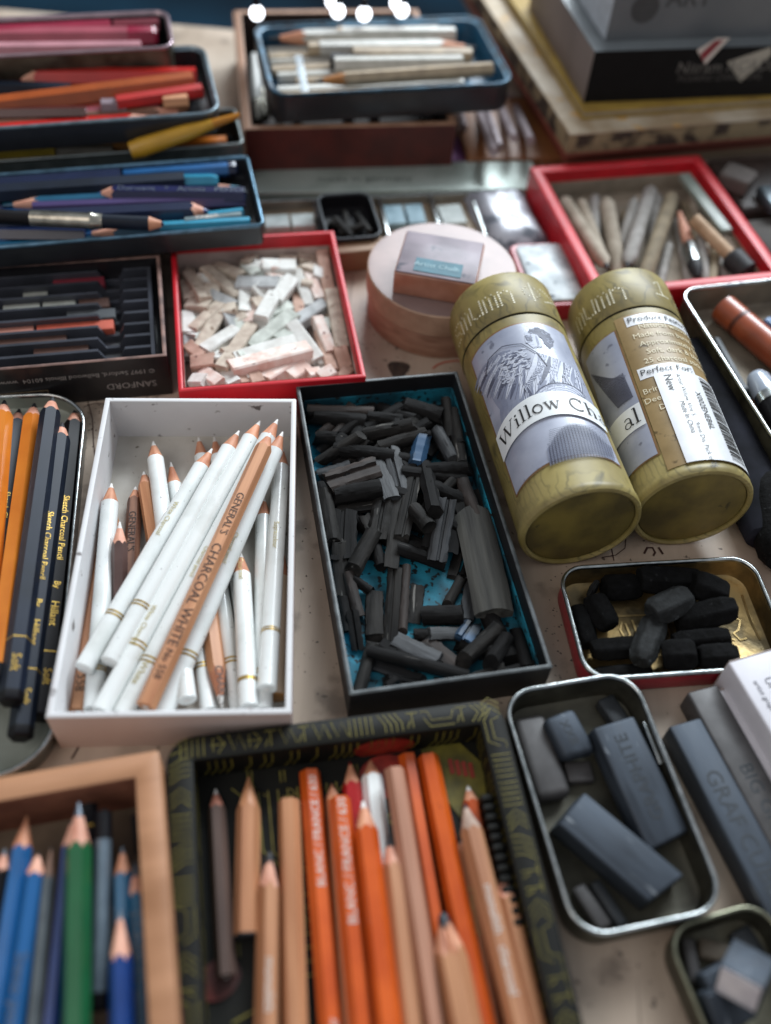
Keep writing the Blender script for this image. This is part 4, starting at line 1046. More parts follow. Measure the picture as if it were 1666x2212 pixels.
# ================================================================== willow charcoal tubes
M_olive = bpy.data.materials.new('olive gold paper'); M_olive.use_nodes = True
def olive():
    nt = M_olive.node_tree; N = nt.nodes; L = nt.links; b = N['Principled BSDF']
    tc = N.new('ShaderNodeTexCoord')
    n1 = N.new('ShaderNodeTexNoise'); n1.inputs['Scale'].default_value = 34; n1.inputs['Detail'].default_value = 6; L.new(tc.outputs['Object'], n1.inputs[0])
    r1 = N.new('ShaderNodeValToRGB'); e = r1.color_ramp.elements; e[0].position = .35; e[0].color = lin('#6e6030'); e[1].position = .65; e[1].color = lin('#988a52')
    L.new(n1.outputs['Fac'], r1.inputs[0])
    wv = N.new('ShaderNodeTexWave'); wv.inputs['Scale'].default_value = 110; wv.inputs['Distortion'].default_value = 22; wv.inputs['Detail'].default_value = 3; wv.inputs['Detail Scale'].default_value = .35
    L.new(tc.outputs['Object'], wv.inputs[0])
    r2 = N.new('ShaderNodeValToRGB'); e = r2.color_ramp.elements; e[0].position = .02; e[0].color = (1, 1, 1, 1); e[1].position = .30; e[1].color = (0, 0, 0, 1)
    L.new(wv.outputs['Fac'], r2.inputs[0])
    n2 = N.new('ShaderNodeTexNoise'); n2.inputs['Scale'].default_value = 42; n2.inputs['Detail'].default_value = 2; L.new(tc.outputs['Object'], n2.inputs[0])
    r3 = N.new('ShaderNodeValToRGB'); e = r3.color_ramp.elements; e[0].position = .48; e[0].color = (0, 0, 0, 1); e[1].position = .66; e[1].color = (.6, .6, .6, 1)
    L.new(n2.outputs['Fac'], r3.inputs[0])
    ml = N.new('ShaderNodeMath'); ml.operation = 'MULTIPLY'; L.new(r2.outputs[0], ml.inputs[0]); L.new(r3.outputs[0], ml.inputs[1])
    mx = N.new('ShaderNodeMix'); mx.data_type = 'RGBA'; L.new(ml.outputs[0], mx.inputs[0]); L.new(r1.outputs[0], mx.inputs[6]); mx.inputs[7].default_value = lin('#3a3618')
    n4 = N.new('ShaderNodeTexNoise'); n4.inputs['Scale'].default_value = 75; n4.inputs['Detail'].default_value = 8; n4.inputs['Distortion'].default_value = 1.2; L.new(tc.outputs['Object'], n4.inputs[0])
    r4 = N.new('ShaderNodeValToRGB'); e = r4.color_ramp.elements; e[0].position = .54; e[0].color = (0, 0, 0, 1); e[1].position = .70; e[1].color = (.7, .7, .7, 1)
    L.new(n4.outputs['Fac'], r4.inputs[0])
    m2 = N.new('ShaderNodeMix'); m2.data_type = 'RGBA'; L.new(r4.outputs[0], m2.inputs[0]); L.new(mx.outputs[2], m2.inputs[6]); m2.inputs[7].default_value = lin('#453f22')
    n5 = N.new('ShaderNodeTexNoise'); n5.inputs['Scale'].default_value = 22; n5.inputs['Detail'].default_value = 3; L.new(tc.outputs['Object'], n5.inputs[0])
    r5 = N.new('ShaderNodeValToRGB'); e = r5.color_ramp.elements; e[0].position = .5; e[0].color = (0, 0, 0, 1); e[1].position = .68; e[1].color = (.6, .6, .6, 1)
    L.new(n5.outputs['Fac'], r5.inputs[0])
    m3 = N.new('ShaderNodeMix'); m3.data_type = 'RGBA'; L.new(r5.outputs[0], m3.inputs[0]); L.new(m2.outputs[2], m3.inputs[6]); m3.inputs[7].default_value = lin('#8f8258')
    L.new(m3.outputs[2], b.inputs['Base Color']); b.inputs['Roughness'].default_value = .5
    b.inputs['Coat Weight'].default_value = .08; b.inputs['Coat Roughness'].default_value = .3
olive()
M_seam = mat('dark seam', '#2c2812', rough=.6)
M_disc = mat('scuffed olive disc', '#75662e', '#4c4220', rough=.55, scale=45, bump=.2, speck='#332e14', speck_scale=110, speck_amt=.7)
M_dot = mat('pale dot print', '#f2ecd2', rough=.5)
M_paper = mat('blue grey drawing paper', '#a9aebe', '#868c9e', rough=.42, scale=45, lo=.3, hi=.7, speck='#6c7080', speck_scale=150, speck_amt=.66, coat=.25)
M_ridge = mat('bronze border', '#836440', rough=.4)
M_band = mat('white paper band', '#dfe3e4', '#d6dadc', rough=.4)
M_sk = mat('graphite hatching', '#4a4c5c', rough=.6)
M_sk2 = mat('soft shading', '#858b9e', '#777d92', rough=.55, scale=90)
M_skl = mat('chalk heightening', '#c2c7d4', '#aeb4c4', rough=.55, scale=90)
M_txt = mat('black letter ink', '#1c1c1c', rough=.5)
M_brown = mat('brown info panel', '#927a50', '#7c663e', rough=.45, scale=60, speck='#5c4a28', speck_scale=140, speck_amt=.66)
M_stick = mat('white sticker', '#dcdee0', '#d2d4d8', rough=.35)
M_cream = mat('cream print', '#d8ceb0', rough=.6)

# stroke letters with serifs: list of polylines in a unit box, (points, width)
def arc(cx_, cy_, rx, ry, a0, a1, n=14): return [(cx_+rx*math.cos(math.radians(a0+(a1-a0)*i/n)), cy_+ry*math.sin(math.radians(a0+(a1-a0)*i/n))) for i in range(n+1)]
TH, TN = .085, .035
SER = {
 'W': (1.02, [([(.08, .70), (.30, .0)], TH), ([(.30, .0), (.50, .70)], TN), ([(.46, .70), (.68, .0)], TH), ([(.68, .0), (.92, .70)], TN), ([(0, .70), (.2, .70)], TN), ([(.40, .70), (.58, .70)], TN), ([(.84, .70), (1.0, .70)], TN)]),
 'i': (.27, [([(.13, 0), (.13, .46)], TH), ([(.03, .45), (.15, .46)], TN), ([(.02, 0), (.25, 0)], TN), (arc(.13, .63, .03, .03, 0, 350, 8), .05)]),
 'l': (.27, [([(.13, 0), (.13, .74)], TH), ([(.02, .73), (.15, .74)], TN), ([(.02, 0), (.25, 0)], TN)]),
 'o': (.52, [(arc(.25, .23, .20, .23, 60, 240), TH*.9), (arc(.25, .23, .20, .23, 240, 420), TH*.7)]),
 'w': (.74, [([(.08, .46), (.22, .0)], TH*.9), ([(.22, .0), (.36, .46)], TN), ([(.34, .46), (.49, .0)], TH*.9), ([(.49, .0), (.64, .46)], TN), ([(.0, .46), (.16, .46)], TN), ([(.28, .46), (.42, .46)], TN), ([(.57, .46), (.72, .46)], TN)]),
 'C': (.72, [(arc(.38, .35, .31, .36, 50, 180), TH*.8), (arc(.38, .35, .31, .36, 180, 312), TH*.8), ([(.60, .74), (.60, .52)], TN)]),
 'h': (.56, [([(.12, 0), (.12, .74)], TH), ([(.01, .73), (.13, .74)], TN), (arc(.27, .28, .15, .18, 170, 0), TH*.6), ([(.42, .28), (.42, 0)], TH), ([(.02, 0), (.22, 0)], TN), ([(.32, 0), (.52, 0)], TN)]),
 'a': (.48, [([(.36, .34), (.36, .06), (.45, .01)], TH*.9), (arc(.22, .34, .14, .12, 150, 0), TH*.5), (arc(.20, .12, .14, .13, 30, 330), TH*.5)]),
 'r': (.40, [([(.12, 0), (.12, .46)], TH), ([(.01, .45), (.13, .46)], TN), (arc(.26, .30, .13, .15, 160, 50), TH*.6), ([(.02, 0), (.24, 0)], TN)]),
 'c': (.45, [(arc(.24, .23, .19, .23, 50, 310), TH*.75)]), ' ': (.28, [])}
def serif(mb, s, size, fn):
    x = 0
    for ch in s:
        wd, st = SER[ch]
        for pts, ww in st: ribbon(mb, [((x+p[0])*size, p[1]*size) for p in pts], ww*size, fn, sub=.0015)
        x += wd+.03
    return x*size
DOT = {'s': [[(1, 1), (.3, 1), (0, .8), (.2, .55), (.8, .45), (1, .2), (.7, 0), (0, 0)]], 'm': [[(0, 0), (0, .9)], [(0, .9), (.3, 1), (.5, .8), (.5, 0)], [(.5, .8), (.8, 1), (1, .8), (1, 0)]],
       'u': [[(0, 1), (0, .2), (.4, 0), (1, .1)], [(1, 1), (1, 0)]], 'n': [[(0, 0), (0, 1)], [(0, .8), (.5, 1), (1, .8), (1, 0)]],
       'o': [arc(.5, .5, .5, .36, 0, 360, 12), [(.5, 1.1), (.5, -.1)]], '>': [[(0, 1), (1, .5), (0, 0)]], '1': [[(.1, .8), (.5, 1), (.5, 0)], [(0, 0), (1, 0)]], '2': [[(0, .8), (.5, 1), (1, .8), (0, 0), (1, 0)]]}

TUBES = 'cardboard charcoal tubes on the table'
def tube(far, near, r, label, roll, which):
    A = U(near, r); B = U(far, r)       # near end at local z=0
    M, L = frame(A, B)
    root = thing('charcoal_tube', label, 'tube', None, group=TUBES, matrix=M)
    n = 72
    def lathe(name, prof, m, smooth=40, cap=None):
        V = []
        for q, zz in prof: V += [(q*math.cos(2*math.pi*i/n), q*math.sin(2*math.pi*i/n), zz) for i in range(n)]
        Fc = [(i*n+j, i*n+(j+1) % n, (i+1)*n+(j+1) % n, (i+1)*n+j) for i in range(len(prof)-1) for j in range(n)]
        if cap == 0: Fc.append(tuple(range(n)))
        if cap == 1: Fc.append(tuple(range((len(prof)-1)*n, len(prof)*n)))
        return mesh_obj(name, V, Fc, m, root, smooth)
    split = L*.775
    lathe('tube_body', [(r-.0030, .004), (r-.0032, .001), (r-.0022, 0), (r-.0006, .0006), (r, .0022), (r, .0048), (r-.0005, .0055), (r-.0005, split-.0006)], M_olive)
    lathe('bottom_disc', [(r-.0030, .0030), (r-.0036, .0019), (r-.0050, .0016), (0.0001, .0014)], M_disc, cap=1)
    lathe('seam', [(r-.0004, split-.0006), (r-.0011, split-.0003), (r-.0011, split+.0003), (r-.0002, split+.0006)], M_seam)
    lathe('lid', [(r-.0002, split+.0006), (r+.0001, split+.0010), (r+.0001, L-.0030), (r-.0006, L-.0008), (r-.0020, L), (r-.0034, L-.0008), (r-.0040, L-.003), (0.0001, L-.003)], M_olive, cap=1)
    # surface map: u = distance around measured rightwards from the top as seen, v = height along the tube
    def sf(off=.0002):
        def f(u, v):
            a = (u)/r+roll
            R = r-.0005+off if v < split else r+.0001+off
            return (R*math.cos(a), R*math.sin(a), v)
        return f
    def patch(name, u0, u1, v0, v1, m, off=.0002, arch=0, nu=40, nv=2):
        V = []; Fc = []
        f = sf(off)
        for i in range(nu+1):
            u = u0+(u1-u0)*i/nu; d = arch*(1-((u-(u0+u1)/2)/((u1-u0)/2))**2)
            for j in range(nv): V.append(f(u, v0+(v1-v0)*j/(nv-1)+d))
        for i in range(nu):
            for j in range(nv-1): Fc.append((i*nv+j, (i+1)*nv+j, (i+1)*nv+j+1, i*nv+j+1))
        return mesh_obj(name, V, Fc, m, root, 60)
    def txt(name, s, size, u, v, m, off=.0006, rot=False, center=False, par=None):
        V2, F2 = text2d(s, size, cut=.003 if not rot else None)
        f = sf(off)
        if center:
            w = max(p[0] for p in V2); V2 = [(p[0]-w/2, p[1]) for p in V2]
        return mesh_obj(name, [f(u+p[0], v+p[1]) if not rot else f(u+p[1], v-p[0]) for p in V2], F2, m, par or root, 0)
    rg = random.Random(9)
    return root, L, r, sf, patch, txt, split, rg

def dots(root, s, u, v, size, sf, gap=1.45, sp=.0016, asp=.62):
    mb = MB(); f = sf(.00018)
    for ch in s:
        for pl_ in DOT.get(ch, []):
            for i in range(len(pl_)-1):
                a = np.array(pl_[i])*[size*asp, size]; b = np.array(pl_[i+1])*[size*asp, size]; n = max(1, int(np.linalg.norm(b-a)/sp))
                for k in range(n+1):
                    p = a+(b-a)*k/n+[u, v]
                    V = [f(p[0]+.0006*math.cos(t), p[1]+.0006*math.sin(t)) for t in np.linspace(0, 2*math.pi, 7)[:-1]]
                    mb.add(V, [tuple(range(6))])
        u += size*asp*gap
    mb.build('dotted_lettering', M_dot, root, smooth=0)

# --- left tube
TR1 = .0312
root, L, r, sf, patch, txt, split, rg = tube((1079, 676), (1256, 1143), TR1, 'olive gold charcoal tube with winged drawing, leaning beside the black box', -0.13, 'left')
u0, u1 = -.036, .0265
v0, v1 = L*.115, L*.70
patch('panel_border', u0-.0012, u1+.0012, v0-.0012, v1+.0012, M_ridge, .00025, arch=.004)
pn = patch('drawing_panel', u0, u1, v0, v1, M_paper, .00045, arch=.004)
f7 = sf(.00100)
ZL = [.00050]
mb = MB(); ms = MB(); mlt = MB(); md = MB()
def leaf(mm, pts, w, out=None, bow=1.0):
    """a tapering brush mark; each sits a hair above the one before"""
    ZL[0] += .0000014
    ribbon(mm, pts, lambda q: w*(math.sin(math.pi*(.08+.9*q))**.7)+.00008, sf(ZL[0]), sub=.0022)
    if out: ribbon(mb, pts, out, sf(ZL[0]+.000001), sub=.0022)
wy = L*.50
# soft tones behind: wash of shade around the wing and figure
for k in range(16):
    leaf(ms, [(-.030+.003*k, wy+.004-.0012*k), (-.026+.003*k, wy-.012), (-.030+.003*k, wy-.024)], .0030)
# wing: three tiers of overlapping feathers
for row, (n, ln, wd) in enumerate(((17, .030, .0034), (16, .019, .0030), (14, .011, .0026))):
    for k in range(n):
        t = k/(n-1)
        ox = .001-.018*(1-t)*(.6 if row else .75)-.001*row; oy = wy+.016-.014*t+.0035*(1-t)
        a = math.radians(186+62*t)
        l2 = ln*(1-.25*t)
        pts = [(ox, oy), (ox+l2*.5*math.cos(a)-.001, oy+l2*.5*math.sin(a)+.0022), (ox+l2*math.cos(a), oy+l2*math.sin(a))]
        leaf((ms, mlt, md)[(k+row) % 3] if row == 0 else (mlt if k % 2 else ms), pts, wd*(1-.2*t), .00022)
for k in range(70):
    t = random.random(); q = random.random()
    x = -.003-.017*t; y = wy+.019-.016*q-.003*t
    leaf(mlt if k % 3 else md, arc(x, y, .0014, .0012, 200, 335, 4), .0009)
ribbon(mb, [(-.029, wy+.014), (-.024, wy+.022), (-.014, wy+.0245), (-.004, wy+.021), (.002, wy+.012), (.0045, wy+.002)], .0006, f7, sub=.002)
# turned head: dark hair mass, paler face side, no features beyond faint marks
hx, hy, hs = .0055, wy+.0225, 1.25
def H(p): return (hx+(p[0]-.0120)*hs, hy+(p[1])*hs)
for k in range(9): leaf(md, [H((x, y-.0195-wy+0)) for x, y in arc(.0130, wy+.0195, .0052-.0004*k, .0066-.0005*k, 210-8*k, -60, 9)], .0028)
for k in range(7): leaf(mlt, [H((.0078+.0007*k, .0055-.0004*k)), H((.0070+.0009*k, 0)), H((.0088+.0006*k, -.0050))], .0016)
leaf(md, [H((.0080, .0011)), H((.0100, .0014))], .0009); leaf(md, [H((.0078, -.0027)), H((.0094, -.0028))], .0007); leaf(ms, [H((.0116, .0025)), H((.0112, -.003)), H((.0104, -.0047))], .0013)
for k in range(44):
    t = random.uniform(-.6, 3.4); q = random.uniform(.8, 1.15)
    leaf(md if k % 3 else ms, [H((x, y)) for x, y in arc(.0128+.0052*q*math.cos(t), .0010+.0058*q*math.sin(t), .0011, .0010, random.uniform(0, 360), random.uniform(150, 500), 5)], .0007)
# shoulder, sleeve and folds of the robe
for k in range(26):
    t = k/25; x0 = .002+.022*t; y0 = wy+.0125-.012*t
    leaf((mlt, ms, mlt, md)[k % 4], [(x0, y0), (x0-.004+.003*math.sin(k*.9), y0-.009), (x0-.011+.006*t+.002*math.sin(k*1.7), y0-.019)], .0026)
for k in range(14):
    t = k/13; leaf((mlt, md, ms)[k % 3], [(.004-.004*t, wy+.004-.004*t), (-.006-.004*t, wy-.006-.003*t), (-.012+.004*t, wy-.016-.004*t), (-.013+.006*t, wy-.026)], .0020)
for k in range(9): leaf(mlt if k % 2 else ms, arc(.006, wy-.020, .014-.0009*k, .0085-.0008*k, 175, 5, 9), .0014)
ribbon(mb, arc(.006, wy-.020, .0146, .0092, 178, 4, 12), .0004, f7)
ribbon(mb, [(-.034, wy-.025), (-.018, wy-.026)], .0003, f7, sub=.003)
# hatching below the band
for k in range(44): leaf(md if k % 2 else ms, [(-.012+.0008*k, v0+.001), (-.0105+.0008*k, v0+.012), (-.0095+.0008*k, v0+.024-.00003*(k-20)**2)], .0006)
for k in range(18): ribbon(mb, [(-.012+.0003*k, v0+.003+.0011*k), (.024, v0+.0035+.0011*k)], .00018, f7, sub=.003)
mb.build('hatching', M_sk, pn, smooth=0); ms.build('shading', M_sk2, pn, smooth=0); mlt.build('highlights', M_skl, pn, smooth=0); md.build('dark_shading', mat('dark wash', '#575c70', '#484c5e', rough=.55, scale=120), pn, smooth=0)
bd = patch('title_band', u0, u1, L*.245, L*.345, M_band, .0014, arch=.009)
mb = MB(); 
def bf_(x, y):
    u = x+u0+.0026; d = .009*(1-((u-(u0+u1)/2)/((u1-u0)/2))**2)
    return sf(.0017)(u, y+L*.270+d)
serif(mb, 'Willow Charcoal'[:11], .0114, bf_)
mb.build('title_lettering', M_txt, bd, smooth=0)
dots(root, 'smumn', -.043, split+.009, .011, sf, gap=1.35)
dots(root, 'o', .008, split+.012, .012, sf, asp=.9)
dots(root, '>', .021, split+.012, .011, sf, asp=1.0)

# --- right tube
root, L, r, sf, patch, txt, split, rg = tube((1334, 664), (1497, 1103), .0308, 'olive gold charcoal tube showing product text, with a white barcode sticker', 0.0, 'right')
pn = patch('info_panel', -.020, .040, L*.045, L*.745, M_brown, .0003)
def lab_(s, u, v, size=.0056, wd=None):
    ln = max(p[0] for p in text2d(s, size)[0])
    p_ = patch('heading_strip', u-.001, u+ln+.002, v-.0022, v+size*.95, M_stick, .0005, nu=20)
    txt('heading_lettering', s, size, u, v, M_txt, .0009, par=p_)
lab_('Product Features:', -.0135, L*.700, .0060)
for k, s in enumerate(['Natural willow charcoal', 'Made from burnt willow', 'Approximately 5-5.9 inch', 'Soft, dark & blendable', '25 charcoal sticks (25)']):
    txt('product_lettering', s, .0052, [-.009, -.0135, -.0115, -.0095, -.0125][k], L*(.662-.042*k), M_cream, .0007)
lab_('Perfect For:', -.0165, L*.445, .0060)
for k, s in enumerate(['Bring depth', 'Deep tones', 'Drawing']):
    txt('product_lettering', s, .0052, [-.0185, -.0195, -.0135][k], L*(.365-.042*k), M_cream, .0007)
st = patch('barcode_sticker', -.0105, .031, L*.045, L*.435, M_stick, .0010, nu=30)
for s, sz, u, v in (('New', .0060, -.0058, .425), ('Artist Willow Vine S... -9mm Dia, Pack of 25', .0036, .0006, .425), ('Made In China', .0038, -.0030, .300), ('X002ENEB6L', .0048, .0075, .345)):
    txt('sticker_lettering', s, sz, u, L*v, M_txt, .0013, rot=True, par=st)
mb = MB(); v = L*.425; rg = random.Random(4); f = sf(.0013)
while v > L*.06:
    wd = rg.choice([.0004, .0004, .0008, .0011]); V = []
    for k in range(6): V += [f(.0145+.0022*k, v), f(.0145+.0022*k, v-wd)]
    mb.add(V, [(2*k, 2*k+1, 2*k+3, 2*k+2) for k in range(5)]); v -= wd+rg.choice([.0004, .0006, .0009])
mb.build('barcode', M_txt, st, smooth=0)
pb = patch('panel_border', -.0395, -.0205, L*.115, L*.70, M_ridge, .0003)
pn = patch('drawing_panel', -.0480, -.0218, L*.12, L*.695, M_paper, .0005)
mb = MB(); f = sf(.0008)
for k in range(26): ribbon(mb, [(-.046+.0008*k, L*.62-.001*k), (-.040+.0006*k, L*.50), (-.034+.0004*k, L*.38)], .0004, f, sub=.004)
mb.build('hatching', M_sk, pn, smooth=0)
bd = patch('title_band', -.0480, -.0218, L*.25, L*.345, M_band, .0011)
mb = MB(); f = sf(.0014); serif(mb, 'al', .0134, lambda x, y: f(x-.034, y+L*.27)); mb.build('title_lettering', M_txt, bd, smooth=0)
dots(root, 'mumn', -.044, split+.008, .011, sf, gap=1.35)
dots(root, '12', .010, split+.012, .012, sf, asp=.7, gap=2.0)

# ================================================================== large dark charcoal blocks behind the right tube
def free(name, a, b, w, hz, kind, m, label, cat, seed, z0=0, taper=.1, jitter=.02, bevel=.0, group=None, smooth=40, nr=8):
    r = half_w(a, b, w, z0+hz/2); A = U(a, z0+hz/2); B = U(b, z0+hz/2); M, L = frame(A, B); stamp(A, B, r, hz/2)
    V, F_ = rings_mesh(L, prof_of(kind, r, hz/2, random.Random(seed)), nr, seed, taper0=taper, taper1=taper, jitter=jitter)
    o = mesh_obj(name, V, F_, m, None, smooth)
    if bevel:
        bm = bmesh.new(); bm.from_mesh(o.data)
        bmesh.ops.bevel(bm, geom=[e for e in bm.edges if len(e.link_faces) == 2 and e.calc_face_angle(0) > .5], offset=bevel, segments=2, affect='EDGES', profile=.5)
        bm.to_mesh(o.data); bm.free()
    o.matrix_world = M; tag(o, label, cat, group); return o
M_slate = mat('slate grey charcoal', '#25262e', '#121316', spec=.1, rough=.9, scale=45, bump=.4, lo=.3, hi=.7, speck='#0f0f12', speck_scale=90, speck_amt=.66)
free('charcoal_block', (1500, 750), (1668, 1165), 108, .022, 'r', M_slate, 'long slate grey charcoal block lying right of the tubes', 'charcoal', 61, bevel=.002)
free('charcoal_block', (1660, 1040), (1700, 1215), 110, .026, 'r', M_lump, 'rounded black charcoal end at the right edge, in front of the long block', 'charcoal', 62, taper=.3)

# ================================================================== right tin with brown marker
R_ = rectpx([(1470, 618), (1800, 590), (2060, 905), (1682, 975)], .030)
TRt = open_box('pencil_tin', 'silver rimmed tin with brown marker and pens at the right edge', 'tin', None, .030, M_tindull, mat('tan stained tin floor', '#8a8070', '#6a6256', rough=.5, metal=.3, scale=40), M_tinrim, t=.0016, rad=.012, n=8, rim_bead=True, R=R_, fl=.010)
GMk = 'pens in the right hand tin'
pencil((1580, 860), (1500, 690), 16, 'slim dark pencil beside the left wall of the right hand tin', M_ink, M_wood, M_greylead, TRt, group=GMk)
pencil((1640, 905), (1545, 735), 18, 'slim slate grey pencil in the right hand tin', M_grad, M_wood, M_greylead, TRt, group=GMk)
pencil((1800, 800), (1650, 700), 26, 'blue pencil at the right edge of the right hand tin', B1, M_woodpale, M_greylead, TRt, group=GMk)
M_sienna = mat('sienna lacquer', '#9c4a28', '#7c3820', rough=.35, scale=60, coat=.3)
pencil((1535, 625), (1720, 800), 46, 'thick sienna brown marker with darker grip in the right hand tin', M_sienna, M_sienna, M_sienna, TRt, group=GMk, blunt=True, hexa=False, rings=[(.72, .003, mat('dark sienna', '#5c2816', rough=.4))], name='marker', cat='marker')
# clear capped pen
A, B = settle((1632, 810), (1700, 930), .008, TRt); M, L = frame(A, B)
root = thing('capped_pen', 'pen with clear cap and silver collar at the right edge', 'pen', None, group=GMk, matrix=M)
def lathe_part(name, prof, m, root, n=24, caps=True, smooth=40):
    V = []
    for q_, zz in prof: V += [(q_*math.cos(2*math.pi*i/n), q_*math.sin(2*math.pi*i/n), zz) for i in range(n)]
    Fc = [(i*n+j, i*n+(j+1) % n, (i+1)*n+(j+1) % n, (i+1)*n+j) for i in range(len(prof)-1) for j in range(n)]
    if caps: Fc += [tuple(range(n)), tuple(range((len(prof)-1)*n, len(prof)*n))]
    return mesh_obj(name, V, Fc, m, root, smooth)
M_clear = mat('milky clear plastic', '#b4bcc8', '#98a2b0', rough=.12, coat=.6, scale=30)
lathe_part('cap', [(.002, 0), (.0055, .001), (.0072, .005), (.008, .018)], M_clear, root)
lathe_part('collar', [(.0082, .018), (.0082, .024)], M_tinrim, root)
lathe_part('barrel', [(.0078, .024), (.0078, max(L, .04))], M_ink, root)

# ================================================================== red box of paper stumps
R_ = rectpx([(1155, 364), (1506, 331), (1706, 600), (1283, 640)], .026)
TRF = open_box('red_box', 'red cardboard box of grey and tan paper blending stumps, upper right', 'box', None, .026, M_red, M_red, M_red, t=.0075, rad=.001, R=R_, floor_mat=mat('taupe card floor', '#8c8070', '#6e6456', rough=.8, scale=50), fl=.004)
V, F_ = loft(TRF.w-.015, TRF.l-.015, .0005, [(0, .004), (0, .017), (.001, .017), (.001, .0045)], 2, cap1=True)
mesh_obj('card_liner', V, F_, mat('taupe card', '#988c7c', '#7c7264', rough=.8, scale=50), TRF.root, 40)
M_st = [mat('stump paper a', '#b4a898', '#948878', rough=.8, scale=80, bump=.2), mat('stump paper b', '#a8a4a0', '#88847e', rough=.8, scale=80, bump=.2), mat('stump paper c', '#9a8c74', '#7c705c', rough=.8, scale=80, bump=.2)]
GST = 'paper blending stumps in the red box'
def stump(a, b, w, m, label, z=None):
    a = c3(*a); b = c3(*b); r = half_w(a, b, w*.36, .015)
    r *= 1.15; A, B = settle(b, a, r, TRF, sink=.6); M, L = frame(A, B)
    root = thing('blending_stump', label, 'blending stump', None, group=GST, matrix=M)
    cl = min(.35*L, r*2.0)
    lathe_part('paper_roll', [(r*.4, cl*.35), (r, cl), (r, L-cl), (r*.45, L-cl*.35)], m, root)
    lathe_part('point', [(r*.45, L-cl*.35), (r*.12, L)], M_grab, root); lathe_part('point', [(r*.12, 0), (r*.4, cl*.35)], M_grab, root)
rst = random.Random(12)
for k in range(9):
    x0 = 400+k*125; y0 = rst.uniform(1150, 1300); xx = x0+(y0-1000)*.55; ln_ = rst.uniform(280, 420); dx_ = rst.uniform(-60, 150)
    stump((xx, y0), (xx+dx_, y0+ln_), rst.uniform(44, 60), M_st[k % 3], f'{["tan", "pale grey", "olive"][k % 3]} stump in the bottom layer of the upper red box, {ordinal(k)} from the left')
for a, b, w, k, lb in [((850, 1180), (760, 1500), 52, 1, 'thin grey stump lying low, rear middle of the upper red box'), ((520, 1190), (660, 1560), 52, 0, 'thin stump between the two thick left ones'),
  ((1240, 1380), (1280, 1760), 52, 1, 'thin pale stump under the slanting tan rod'), ((1350, 1430), (1300, 1780), 50, 2, 'thin olive stump near the front right of the upper red box'), ((1450, 1400), (1560, 1700), 50, 0, 'short stump by the right wall of the upper red box'),
  ((430, 1085), (660, 1700), 68, 0, 'thick tan stump nearest the left wall'), ((670, 1180), (770, 1740), 82, 0, 'thickest pale stump second from the left'), ((960, 1090), (800, 1600), 78, 1, 'thick grey stump leaning up to the right in the middle'),
  ((1095, 1110), (880, 1740), 82, 2, 'thick olive stump leaning up to the right beside the grey one'), ((1100, 1310), (1190, 1750), 52, 1, 'pale slim stump just left of the metal brush'), ((1060, 1450), (990, 1750), 46, 1, 'slim bluish grey stump at the front of the upper red box')]:
    stump(a, b, w, M_st[k], lb)
# glass strip, brush, rod with eraser
q = [c3(1130, 1050), c3(1190, 1050), c3(1410, 1380), c3(1350, 1400)]
R = rectpx(q, .022); g = MB().box(-R[3]/2, R[3]/2, -R[4]/2, R[4]/2, -.002, .002).build('paper_strip', mat('grey green card', '#8f9890', '#767f78', rough=.4), bevel=.0004)
g.location = (R[0], R[1], .0215); g.rotation_euler = (0, 0, R[2]); tag(g, 'flat grey green strip along the right wall of the upper red box', 'strip')
stamp_rect(R, .0235)
A, B = settle(c3(1225, 1660), c3(1150, 1180), .0035, TRF); M, L = frame(A, B)
root = thing('brush', 'small brush with silver ferrule and black bristles among the stumps', 'brush', None, matrix=M)
lathe_part('bristles', [(.001, 0), (.0045, .006), (.005, .012)], M_blacklead, root); lathe_part('ferrule', [(.0052, .012), (.0055, .03), (.004, .034)], M_tinrim, root); lathe_part('handle', [(.0038, .034), (.0036, L*.7), (.0015, L)], M_woodpale, root)
A, B = settle(c3(1530, 1640), c3(1225, 1260), .0046, TRF); M, L = frame(A, B)
root = thing('rod', 'tan wooden rod with black rubber end slanting to the right wall', 'rod', None, matrix=M)
lathe_part('rubber_end', [(.005, 0), (.0078, .002), (.0078, .016), (.006, .018)], M_blacklead, root); lathe_part('shaft', [(.0045, .018), (.0045, L)], mat('pale tan wood', '#c0a080', '#a48464', rough=.6), root)

# ================================================================== small red and white tin, closed
R_ = rectpx([(1100, 528), (1228, 522), (1268, 652), (1150, 668)], .013)
root = thing('mint_tin', 'small closed tin with white lid and red sides behind the left tube', 'tin', (R_[0], R_[1], 0), R_[2])
V, F_ = loft(R_[3], R_[4], .006, [(.0006, 0), (0, .0008), (0, .0125), (.0008, .0132), (.003, .0132)], 6, cap0=True, cap1=True); mesh_obj('tin_body', V, F_, mat('red painted tin', '#b0182c'), root, 40)
M_lid = mat('white embossed lid', '#c4cacc', '#8c9498', rough=.5, metal=.1, scale=90, bump=.4, speck='#4a525a', speck_scale=110, speck_amt=.62)
V, F_ = loft(R_[3]-.007, R_[4]-.007, .004, [(0, .0133), (0, .0145), (.0008, .0150)], 6, cap0=True, cap1=True); mesh_obj('lid', V, F_, M_lid, root, 40)
stamp_rect(R_, .015)

